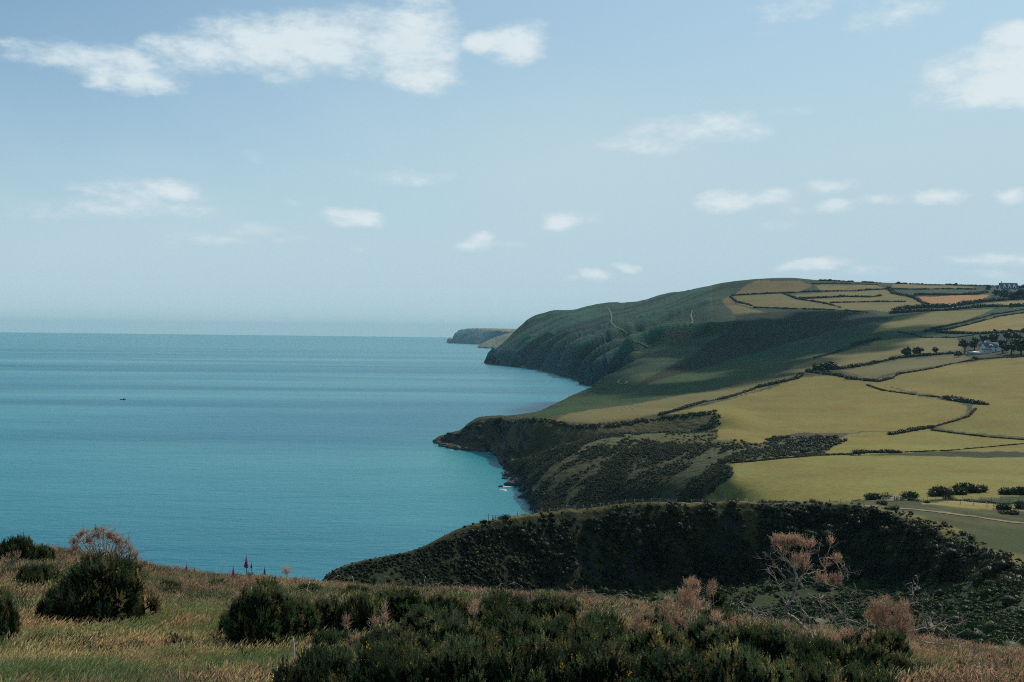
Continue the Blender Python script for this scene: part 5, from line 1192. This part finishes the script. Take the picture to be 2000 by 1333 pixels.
lines = [([(1590,1330),(1588,1300),(1584,1262),(1580,1237),(1555,1212),(1535,1196),(1537,1184),(1549,1162),(1555,1143),(1557,1133),(1551,1111),(1539,1097),(1531,1083)], 2.6),
 ([(1537,1186),(1527,1164),(1521,1143),(1513,1129),(1501,1117),(1500,1109)], .9),([(1586,1230),(1578,1204),(1565,1190),(1559,1168),(1545,1160)], .9),
 ([(1562,1133),(1576,1158),(1600,1172),(1616,1184),(1620,1202),(1638,1224),(1646,1243)], .8),([(1600,1171),(1606,1165),(1618,1160),(1630,1150),(1640,1141)], .85),
 ([(1557,1135),(1575,1122),(1590,1118),(1612,1111),(1600,1091),(1596,1068)], .6),([(1612,1111),(1614,1091),(1620,1070),(1623,1060)], .4),([(1600,1092),(1618,1090),(1632,1097),(1642,1115),(1647,1133)], .55),
 ([(1551,1112),(1560,1098),(1575,1085),(1590,1080)], .55),([(1539,1098),(1528,1090),(1518,1078),(1511,1072)], .5),([(1521,1144),(1535,1133),(1527,1120),(1510,1100),(1507,1092)], .5),([(1556,1140),(1545,1118),(1530,1104)], .6),
 ([(1563,1127),(1580,1110),(1578,1090),(1570,1078),(1566,1070)], .5),([(1600,1172),(1604,1188),(1612,1200),(1618,1215)], .7),([(1580,1205),(1600,1210),(1625,1206),(1640,1200)], .5),([(1632,1097),(1645,1104),(1655,1115),(1658,1124)], .4)]
s, tips = branch_mesh(lines, YT, org, 41, r0_=.0135, twigs=5.5, tl=.15); add_obj('branches', s.mesh('branches', M_dead), root)
s = dead_foliage([(1520,1062,13,8),(1540,1060,16,10),(1562,1062,16,10),(1578,1066,12,8),(1533,1076,10,8),(1600,1132,12,8),(1615,1136,14,8),(1632,1138,10,7),(1565,1108,16,10),(1576,1094,10,6),(1560,1098,12,8),(1635,1098,8,6),(1624,1062,3,3),(1610,1105,8,5)], YT, org, 42, 1.35, size=.95)
add_obj('dry_tufts', s.mesh('dry_tufts', M_brown), root)
def bare(name_lab, lines, Y, seed, r_=.011, tw=5, tl=.14, basepx=None, foliage=None, cat='dead branch', name='dead_branch', dens=1.0):
    u, v = basepx; x = P(u, v, Y).x; o_ = np.array((x, Y, gz(x, Y, 'N'))); root = empty(name, o_); tag(root, name_lab, cat)
    ls = [(([(u, v)] + list(ln)) if k == 0 else ln, w_) for k, (ln, w_) in enumerate(lines)]
    s, _ = branch_mesh(ls, Y, o_, seed, r0_=r_, twigs=tw, tl=tl); add_obj('branches', s.mesh('branches', M_dead), root)
    if foliage: add_obj('dry_foliage', dead_foliage(foliage, Y, o_, seed + 1, dens).mesh('dry_foliage', M_brown), root)
bare('bare pale branch spreading low on the left of the dead tree', [([(1511,1232),(1482,1204),(1462,1192),(1450,1182)], 1), ([(1482,1204),(1498,1197),(1517,1182)], .6), ([(1482,1204),(1475,1190),(1470,1186)], .6), ([(1497,1218),(1505,1212),(1515,1212)], .5)], 13.5, 51, basepx=(1520,1290))
bare('thin bare branches in front of the valley right of the dead tree', [([(1669,1239),(1652,1208),(1650,1180),(1665,1176),(1693,1175)], 1), ([(1652,1208),(1640,1196),(1634,1184)], .7), ([(1652,1208),(1672,1214),(1690,1226)], .7), ([(1655,1180),(1662,1160),(1675,1150)], .4), ([(1669,1238),(1690,1220),(1720,1200)], .6)], 14.5, 52, basepx=(1672,1295))
bare('forked bare branch standing above the big brown bush', [([(1760,1200),(1768,1180),(1782,1160),(1790,1150),(1796,1145)], .8), ([(1768,1180),(1785,1178),(1806,1176)], .6), ([(1782,1160),(1783,1145),(1780,1138)], .4)], 14.8, 53, basepx=(1755,1290))
bare('tangle of pale bare branches at the right of the brown bush', [([(1830,1262),(1802,1253),(1788,1237),(1784,1230),(1775,1222)], .9), ([(1784,1231),(1810,1228),(1830,1220),(1847,1212),(1860,1205)], .9), ([(1810,1228),(1806,1212),(1804,1204),(1812,1199)], .8), ([(1812,1226),(1818,1214),(1817,1208)], .6), ([(1802,1253),(1845,1259),(1866,1262),(1880,1258)], 1), ([(1830,1225),(1850,1240),(1866,1252)], .7), ([(1840,1218),(1862,1222),(1880,1216),(1876,1206),(1862,1208)], .7), ([(1780,1225),(1778,1206)], .8), ([(1785,1224),(1788,1214)], .7)], 14.2, 54, basepx=(1835,1310), tw=6)
bare('low bare branches lying in the heath at the lower right', [([(1890,1290),(1870,1310),(1850,1312),(1830,1318)], .9), ([(1890,1290),(1894,1270),(1888,1262)], .7), ([(1894,1285),(1910,1275),(1912,1262)], .5), ([(1870,1310),(1885,1330)], .6), ([(1830,1318),(1815,1308),(1800,1305)], .6)], 12.8, 55, basepx=(1892,1330), tw=6, foliage=[(1860,1318,30,10),(1930,1310,30,12),(1890,1335,40,12)], dens=.6)
def dead_bush(label, blobs, Y, seed, basepx, lines=None, dens=1.3, name='dead_gorse_bush', r_=.009):
    u, v = basepx; lines = lines or [([(b[0] * .5 + u * .5, b[1] * .5 + v * .5), (b[0], b[1])], .8) for b in blobs[:8]]
    x = P(u, v, Y).x; o_ = np.array((x, Y, gz(x, Y, 'N'))); root = empty(name, o_); tag(root, label, 'dead bush')
    s, _ = branch_mesh([([(u, v)] + ln, w_) for ln, w_ in lines], Y, o_, seed, r0_=r_, twigs=3, tl=.12); add_obj('branches', s.mesh('branches', M_dead), root)
    add_obj('dry_foliage', dead_foliage(blobs, Y, o_, seed + 1, dens).mesh('dry_foliage', M_brown), root)
dead_bush('big brown dead gorse bush right of the dead tree', [(1720,1190,20,20),(1735,1205,24,22),(1762,1200,14,24),(1775,1218,18,16),(1745,1230,28,16),(1770,1240,24,18),(1715,1215,14,16),(1700,1210,12,14),(1788,1252,16,14),(1730,1178,8,8)], 14.0, 61, (1745,1300), dens=1.6)
dead_bush('wide low brown dead gorse under the big brown bush', [(1700,1252,18,12),(1725,1262,22,12),(1750,1268,24,14),(1778,1272,18,12),(1750,1290,14,12),(1718,1250,14,10)], 13.4, 62, (1745,1318), dens=1.2)
dead_bush('tall brown dead shoots standing left of the green plume', [(1350,1150,17,18),(1340,1168,16,16),(1360,1172,16,16),(1345,1186,20,12),(1376,1186,14,10),(1325,1195,14,14),(1318,1215,14,20),(1330,1228,12,14)], 13.6, 63, (1345,1290), dens=1.3)
dead_bush('brown dead side of the upright green plume', [(1392,1148,9,9),(1388,1160,8,10),(1394,1208,12,10)], 13.9, 64, (1396,1270), dens=1.3)
dead_bush('low brown dead patch between green plume and dead tree', [(1440,1222,22,14),(1420,1230,14,10),(1455,1212,12,8),(1400,1205,10,8)], 13.4, 65, (1430,1290), dens=1.0)
dead_bush('brown stalks standing in the gorse right of centre', [(1254,1200,5,20),(1246,1222,6,22),(1262,1238,8,18),(1272,1215,5,20),(1280,1250,7,18),(1268,1278,7,16),(1278,1300,6,18)], 12.6, 66, (1262,1320), dens=1.5)
dead_bush('orange-brown dead spray in the gorse left of centre', [(676,1218,5,14),(690,1246,10,14),(702,1258,12,10),(716,1262,12,12),(664,1276,14,10),(690,1276,10,10),(735,1228,11,14),(727,1215,6,8)], 12.2, 67, (704,1300), dens=1.5)
dead_bush('thin pale dead spike in the thicket left of centre', [(752,1182,3,14),(751,1198,4,12),(750,1212,7,6)], 13.6, 68, (751,1250), dens=2.2)
dead_bush('small brown dead tuft at the foot of the white stalk', [(590,1308,14,8),(600,1312,10,7),(582,1300,8,6),(572,1296,5,8)], 11.2, 69, (590,1330), dens=1.4)
dead_bush('small orange dead tuft low in the centre of the thicket', [(1068,1262,12,8),(1070,1250,8,6)], 12.2, 70, (1070,1300), dens=1.5)
dead_bush('pale brown tuft in the back of the thicket at the centre', [(925,1195,10,10),(928,1184,6,7)], 14.5, 71, (926,1230), dens=1.3)
dead_bush('rusty dead gorse in the heath left of the white stalk', [(466,1172,8,14),(462,1160,7,9),(470,1188,6,8)], 19.0, 72, (466,1210), dens=1.1)
dead_bush('pinkish brown dead gorse in the far left heath', [(16,1090,10,8),(34,1084,10,6),(8,1098,6,6),(30,1092,8,6)], 24.0, 73, (18,1135), dens=1.2)
dead_bush('orange brown dead gorse at the lower right edge', [(1440,1290,8,10),(1450,1310,7,12),(1436,1272,8,8)], 12.0, 74, (1445,1345), dens=1.2)
dead_bush('brown dead sprays behind the front gorse below the green plume', [(1390,1240,14,10),(1410,1252,16,10),(1372,1256,12,12),(1425,1268,10,9)], 12.9, 75, (1400,1310), dens=1.6)
dead_bush('brown dead sprays around the foot of the dead tree', [(1560,1238,16,10),(1600,1232,18,9),(1630,1252,18,12),(1655,1240,12,9),(1530,1226,12,8),(1610,1262,16,9)], 13.3, 76, (1600,1310), dens=1.6)
dead_bush('tan dead twigs at the left edge of the brown shoots', [(1305,1185,10,14),(1296,1212,10,16),(1290,1240,9,14)], 13.0, 77, (1300,1300), dens=1.7)
dead_bush('small tan dead tuft low in the thicket left of the centre', [(862,1282,9,7),(870,1270,6,7)], 11.8, 78, (864,1320), dens=1.8)
dead_bush('small brown dead tuft in the lower right of the thicket', [(1180,1262,8,9),(1172,1250,6,7)], 12.0, 79, (1178,1310), dens=1.8)
# dead bush on the crest against the sea
YB = 29.0; Pz = P(205, 1108, YB); org = np.array((Pz.x, YB, gz(Pz.x, YB, 'N')))
root = empty('dead_gorse_bush', org); tag(root, 'wide dead gorse bush with tangled grey branches standing against the sea', 'dead bush')
rng = np.random.default_rng(8); lines = []; blobs = []
for k in range(17):
    t = k / 16; uu_, top_ = 140 + t * 124, float(np.interp(t, [0, .2, .45, .65, .85, 1], [1058, 1043, 1037, 1043, 1060, 1082])) + rng.uniform(-2, 8)
    lines.append(([(205 + (uu_ - 205) * .12, 1112), (205 + (uu_ - 205) * .6, 1100 - (1100 - top_) * .42 + rng.uniform(-3, 3)), (uu_, top_)], .9)); blobs.append((uu_, top_ + 2, 6, 4))
    blobs.append((uu_ + rng.uniform(-8, 8), top_ + rng.uniform(8, 26), 6, 4))
s, _ = branch_mesh(lines, YB, org, 44, r0_=.024, twigs=11, tl=.28, depth=1.0); add_obj('branches', s.mesh('branches', M_dead), root)
add_obj('dry_tufts', dead_foliage(blobs, YB, org, 45, 4.0, size=1.3).mesh('dry_tufts', M_brown), root)
# white stalk
Yw_ = 11.4; x = P(572, 1300, Yw_).x; o_ = np.array((x, Yw_, gz(x, Yw_, 'N'))); root = empty('bleached_stalk', o_); tag(root, 'single bleached white stalk standing upright in front of the dark gorse', 'stalk')
pts = [np.array(P(u, v, Yw_)) - o_ for u, v in [(569,1335),(569,1310),(573,1295),(574,1275),(573,1258),(571,1243)]]
s = Soup(); s.tube(pts, [.018, .02, .016, .013, .012, .010], 6); s.tube([pts[2], pts[2] + np.array((.05, 0, .09))], [.008, .004], 4)
add_obj('stem', s.mesh('stem', plain_mat('white_dead_stem', (0.62, 0.58, 0.50), .8, .2, 12)), root)

# ---- foxgloves
def foxglove(u, vtop, hpx, spike_px, Y, label, seed):
    vtop -= 7; rng = np.random.default_rng(seed); px = Y / F; top = np.array(P(u, vtop, Y)); x = top[0]; zb = top[2] - hpx * px
    g_ = gz(x, Y, 'N'); zb = min(zb, g_ + .1) if g_ is not None else zb; o_ = np.array((x, Y, g_ if g_ is not None else zb)); Ht = top[2] - o_[2]
    root = empty('foxglove', o_); tag(root, label, 'foxglove', 'foxgloves in the heath')
    s = Soup(); s.tube([(0, 0, -.05), (.01, 0, Ht * .5), (.0, 0, Ht * .99)], [.010, .008, .003], 5)
    s.add(*tri_leaves(np.zeros((7, 3)) + [0, 0, .05] + rng.uniform(0, .25, (7, 1)) * [0, 0, 1], (lambda d: d / np.linalg.norm(d, axis=1, keepdims=True))(rand_dirs(7, rng) * [1, 1, .2] + [0, 0, .4]), .22, .035, rng)); add_obj('stem', s.mesh('stem', M_stem), root)
    s = Soup(); SL_ = spike_px * px; nb = 34
    for k in range(nb):
        t = k / nb; a = k * 2.4; z = Ht - SL_ + SL_ * t * .97; L = SL_ * .17 * (1.15 - t); r_ = L * .40; d = np.array([math.cos(a), math.sin(a), -.55]); d /= np.linalg.norm(d)
        c0 = np.array([0, 0, z]); s.tube([c0, c0 + d * L * .4, c0 + d * L * .85, c0 + d * L], [r_ * .35, r_ * .7, r_ * .85, r_ * 1.15], 6)
    add_obj('flower_bells', s.mesh('flower_bells', M_pink), root)
for k, a in enumerate([(481,1090,70,24,27,'tallest foxglove standing against the sea'),(491,1104,50,12,27.5,'small-headed foxglove just right of the tallest'),(456,1112,40,22,26,'foxglove with a long spike left of the tallest'),(517,1113,36,15,29,'slender foxglove against the sea right of the tallest pair'),
    (364,1107,30,20,28,'foxglove on the crest left of the long-spiked one'),(8,1082,40,18,27,'foxglove at the far left edge of the heath'),(849,1163,50,18,20,'foxglove above the centre-left of the thicket'),(1036,1160,40,15,20,'short foxglove in the brown heath right of centre'),
    (1093,1170,60,24,17,'foxglove with a leaning stem in front of the brown heath'),(1259,1208,50,24,15,'foxglove among the brown stalks'),(788,1140,20,8,24,'tiny foxglove on the crest above the thicket'),(1000,1155,30,12,22,'faint foxglove in the dry heath at the centre'),(380,1115,24,12,28,'small foxglove nearest the crest gorse')]): foxglove(*a, seed=k + 500)
# seed stalk with a rusty head on the crest
YS = 28; Pq = P(560, 1136, YS); o_ = np.array((Pq.x, YS, gz(Pq.x, YS, 'N'))); root = empty('rusty_plant', o_); tag(root, 'rusty brown ragged plant head standing on the crest against the sea', 'plant')
pts = [np.array(P(u, v, YS)) - o_ for u, v in [(562,1150),(561,1130),(560,1118)]]; s = Soup(); s.tube(pts, [.02, .015, .01], 5); add_obj('stem', s.mesh('stem', M_dead), root)
add_obj('head', dead_foliage([(560,1112,6,7),(557,1120,5,4),(564,1119,5,4)], YS, o_, 90, 3.0, size=1.0).mesh('head', M_brown), root)

# ------------------------------------------------------------------ grass and heath
def tuft(seed, nb=22, h=.34, wd=.0030, spread=.09, lean=.35, heads=5, seedm=True):
    rng = np.random.default_rng(seed); s = Soup(); hd = Soup()
    for k in range(nb):
        a = rng.uniform(0, 6.28); r_ = rng.uniform(0, spread); b = np.array([r_ * math.cos(a), r_ * math.sin(a), 0]); hh = h * rng.uniform(.5, 1.15)
        ln = np.array([rng.normal(lean, .22), rng.normal(0, .22), 0]) * hh; sd_ = np.array([math.sin(a), math.cos(a), 0]) * wd
        p1 = b + ln * .25 + [0, 0, hh * .55]; p2 = b + ln + [0, 0, hh * .93]
        s.add([b - sd_, b + sd_, p1 + sd_ * .8, p1 - sd_ * .8, p2], [[0, 1, 2], [0, 2, 3], [3, 2, 4]])
        if k < heads:
            hh2 = hh * 1.3 + .03; q0 = b + ln * .9 + [0, 0, hh2 * .80]; q1 = b + ln * 1.35 + [0, 0, hh2]
            s.add([b - sd_ * .5, b + sd_ * .5, q0], [[0, 1, 2]])
            dd = q1 - q0; w2 = np.array([0.0035, .0035, 0]); w3 = np.array([0.0035, -.0035, 0]); m_ = (q0 + q1) / 2
            hd.add([q0, m_ - w2, q1, m_ + w2, m_ - w3, m_ + w3], [[0, 1, 2], [0, 2, 3], [0, 4, 2], [0, 2, 5]])
    me = s.mesh('tuft', M_grass)
    if hd.V:
        V = np.concatenate([np.concatenate(s.V), np.concatenate(hd.V)]); F1 = np.concatenate(s.F[3]); F2 = np.concatenate(hd.F[3]) + s.n
        me = mesh_np('tuft', V, [np.concatenate([F1, F2])], M_grass); me.materials.append(M_seed); mi = np.zeros(len(F1) + len(F2), np.int32); mi[len(F1):] = 1; me.polygons.foreach_set('material_index', mi)
    return me
def heath_tuft(seed, n_=130, r_=.15, h=.17):
    rng = np.random.default_rng(seed); d = rand_dirs(n_, rng); d[:, 2] = abs(d[:, 2]); p = d * rng.uniform(.2, 1, (n_, 1)) * [r_, r_, h]; dd = d * .6 + [.1, 0, .6] + rng.normal(0, .35, (n_, 3)); dd /= np.linalg.norm(dd, axis=1, keepdims=True)
    s = Soup(); s.add(*tri_leaves(p, dd, rng.uniform(.025, .065, n_), .0042, rng))
    for k in range(6):
        a = rng.uniform(0, 6.28); s.tube([(0, 0, 0), (math.cos(a) * r_ * .5, math.sin(a) * r_ * .5, h * .6), (math.cos(a + .4) * r_, math.sin(a + .4) * r_, h * 1.1)], [.005, .004, .002], 3)
    V = np.concatenate(s.V); return s.mesh('heath_tuft', M_heath)
g_long = [tuft(600 + i, 26, .19, heads=3) for i in range(5)]; g_seed = [tuft(620 + i, 20, .22, heads=11) for i in range(5)]
h_src = [heath_tuft(640 + i) for i in range(6)]
low_g = [gorse_meshes(660 + i, .34, .30, 9, 330, flowers=0)[0] for i in range(3)]
fg = (Yn > 7.5) & (Yn < 47) & (Un > -60) & (Un < 2080)
Ysafe = np.clip(Yn, 5, 60)
den = fg * (14.0 / Ysafe) ** 1.0
n1 = fbm(PN[..., :2] / 2.6, 4, 160); n2 = fbm(PN[..., :2] / 1.1, 3, 170); n3 = fbm(PN[..., :2] / 5.5, 3, 180)
crestness = sstep(Yn, 15, 26)
right = sstep(Un, 560, 1250)
hw_ = np.clip(.24 + .95 * crestness + .62 * right + (n1 - .5) * 2.2, .03, 1) # heath share
gw = np.clip(1 - hw_ * 1.25, 0, 1) + .06
def inst(name, mask, nP, srcs, smin, smax, tf_, label, cat, tilt=.15, lean=(0, 0)):
    pp, ri, ci, tot = pick_points(PN, mask, nP, RNG); sc = RNG.uniform(smin, smax, nP); tn2 = tf_(pp, ri, ci)
    ok = np.ones(len(pp), bool)
    for bx, by, br in BUSHES: ok &= ((pp[:, 0] - bx) ** 2 + (pp[:, 1] - by) ** 2) > (br * .8) ** 2
    pp, sc, tn2 = pp[ok], sc[ok], tn2[ok]
    scatter(name, pp - [0, 0, .02], srcs, sc, tn2, label, cat, tilt, lean)
def t_grass(pp, ri, ci):
    a = fbm(pp[:, :2] / 1.8, 3, 190); b = fbm(pp[:, :2] / .7, 2, 191); g = np.array([.52, .76, .50]); y = np.array([1.22, 1.20, .95]); r_ = np.array([1.38, 1.06, 1.0])
    c = g + (y - g) * sstep(a, .42, .62)[:, None]; c = c + (r_ - c) * (sstep(b, .60, .75) * .6)[:, None]; return c * (.7 + .5 * RNG.uniform(size=len(pp)))[:, None]
def t_heath(pp, ri, ci):
    a = fbm(pp[:, :2] / 1.6, 3, 195); g = np.array([.40, .75, .45]); y = np.array([1.25, 1.10, 1.0]); c = g + (y - g) * sstep(a, .42, .58)[:, None]; return c * (.55 + .8 * RNG.uniform(size=len(pp)))[:, None]
inst('long_grass', den * gw * (1 - .6 * sstep(n3, .5, .65)), 60000, g_long, .7, 1.35, t_grass, 'long green and yellow grass bending in the wind on the heath', 'grass', .12, (0.0, .12))
inst('seeding_grass', den * np.clip(gw * sstep(n3, .44, .6) * 1.5 + .10, 0, 1.4), 34000, g_seed, .7, 1.25, t_grass, 'pale grass with pinkish seed heads in patches on the heath', 'grass', .12, (0.0, .12))
inst('dry_heath', den * hw_, 110000, h_src, .6, 1.7, t_heath, 'dry brown heather and bracken covering the heath', 'heather')
inst('low_gorse', den * (hw_ + .12) * sstep(fbm(PN[..., :2] / 1.5, 3, 222), .50, .64), 2600, low_g, .4, 1.15, lambda pp, ri, ci: np.ones((len(pp), 3)), 'small dark green gorse sprigs scattered through the brown heath', 'gorse')
def dry_shrub(seed, r_=.26, h=.30):
    rng = np.random.default_rng(seed); n_ = 190; d = rand_dirs(n_, rng); d[:, 2] = abs(d[:, 2]); rr = 1 + (vnoise(d * 2.2 + seed, seed)[:, None] - .5) * .9
    p = d * rr * rng.uniform(.55, 1, (n_, 1)) * [r_, r_, h]; dd = d * .7 + [.1, 0, .6] + rng.normal(0, .3, (n_, 3)); dd /= np.linalg.norm(dd, axis=1, keepdims=True)
    s = Soup(); s.add(*plumes(p, dd, rng.uniform(.4, .8, n_), rng, nsp=14, spl=.03, w_=.0050, L=.12))
    for k in range(8):
        a = rng.uniform(0, 6.28); s.tube([(0, 0, -.05), (math.cos(a) * r_ * .5, math.sin(a) * r_ * .5, h * .5), (math.cos(a + .3) * r_ * 1.05, math.sin(a + .3) * r_ * 1.05, h * 1.0)], [.008, .006, .002], 3)
    V = np.concatenate(s.V); return s.mesh('dry_shrub', M_brown2)
M_brown2 = leaf_mat('dry_shrub_twigs', (0.10, 0.060, 0.038), (0.56, 0.38, 0.27), 0.3, 3.0, attr=True)
d_src = [dry_shrub(700 + i) for i in range(4)]
crn = sstep(Yn, 18, 25) * fg
inst('dry_shrubs', crn * (14. / Ysafe) * (.15 + sstep(fbm(PN[..., :2] / 1.3, 3, 233), .47, .58)) * np.where(Un > 1380, .25, 1) + .35 * fg * right * sstep(fbm(PN[..., :2] / 1.3, 3, 233), .55, .65) * (14. / Ysafe) + 1.2 * fg * (Un > 1780) * (14. / Ysafe), 4600, d_src, .5, 1.25, lambda pp, ri, ci: np.array([1.15, 1.0, .95]) * RNG.uniform(.7, 1.6, (len(pp), 1)), 'pinkish brown dried shrubs and dead bracken along the crest of the heath', 'dry shrub')
# far side of the heath, falling to the valley
fr = (Yn > 40) & (Yn < 135) & (Un > -40) & (Un < 2080)
inst('slope_heath', fr * (20. / np.clip(Yn, 20, 200)) * (.3 + sstep(n1, .4, .6)), 12000, scr_src, .25, .8, lambda pp, ri, ci: np.where((fbm(pp[:, :2] / 3.5, 3, 199) > .55)[:, None], [2.3, 1.9, 1.3], [.9, 1.25, .85]) * RNG.uniform(.6, 1.3, (len(pp), 1)), 'low bushes and bracken on the slope falling away to the valley', 'scrub')
# arching bramble and grass stems along the crest
bs = Soup(); rng = np.random.default_rng(77)
for k in range(150):
    u = rng.uniform(300, 1350) if k % 3 else rng.uniform(1380, 1980); Yc = rng.uniform(17, 27); x = P(u, 1150, Yc).x; z = gz(x, Yc, 'N')
    if z is None: continue
    L = rng.uniform(.25, .6); a = rng.normal(.3, .9); b0 = np.array([x, Yc, z + .12]); dx = math.cos(a) * L; dy = math.sin(a) * L
    bs.tube([b0, b0 + [dx * .3, dy * .3, L * .6], b0 + [dx * .75, dy * .75, L * .75], b0 + [dx * 1.1, dy * 1.1, L * .55]], [.005, .0045, .004, .002], 3)
tag(add_obj('dry_stems', bs.mesh('dry_stems', M_dead)), 'thin pale arching stems sticking out of the heath', 'stems', kind='stuff')

# ------------------------------------------------------------------ the cloud that shades the valley, high up to the right
def cloud_shade(gx, gy, gz_, alt, lx, ly, rot, lz, seed, label='larger of two white cumulus clouds high above, shading the green strip and the spur'):
    k = (alt - gz_) / sd.z; c = Vector((gx, gy, gz_)) + sd * k; s = Soup(); rng = np.random.default_rng(seed); V, Fc = ico(3)
    co, si = math.cos(rot), math.sin(rot)
    for q in range(34):
        a, r_ = rng.uniform(0, 6.28), math.sqrt(rng.uniform(0, 1)); x, y = math.cos(a) * r_ * lx, math.sin(a) * r_ * ly; rr = ly * rng.uniform(.28, .5) * (1.15 - .5 * r_)
        Vn_ = V * (1 + (fbm(V * 2 + q, 4, seed)[:, None] - .5) * .9) * rr * [1, 1, .55]; Vn_[:, 2] = np.maximum(Vn_[:, 2], -rr * .12)
        s.add(Vn_ + [x * co - y * si, x * si + y * co, lz * (1 - r_)], Fc)
    m_ = bpy.data.materials.new('cloud_white'); m_.use_nodes = True; b_ = m_.node_tree.nodes['Principled BSDF']; b_.inputs['Base Color'].default_value = (.85, .86, .88, 1); b_.inputs['Roughness'].default_value = 1
    tag(add_obj('cloud', s.mesh('cloud', m_, True), loc=c), label, 'cloud')
    print('cloud at', tuple(c), project(c))
A0 = hit(1180, 778); A1 = hit(1560, 640); mid = (A0 + A1) / 2; dv_ = (A1 - A0)
cloud_shade(mid.x + 45, mid.y + 90, 75, 2600, dv_.length * .56, 230, math.atan2(dv_.y, dv_.x), 60, 9)
B0, B1_ = hit(1400, 655), hit(1640, 628); md = (B0 + B1_) / 2; d2 = B1_ - B0
cloud_shade(md.x, md.y + 10, 140, 2600, d2.length * .62, 150, math.atan2(d2.y, d2.x), 50, 21, 'smaller of two white cumulus clouds high above, shading the dark valley under the hilltop fields')
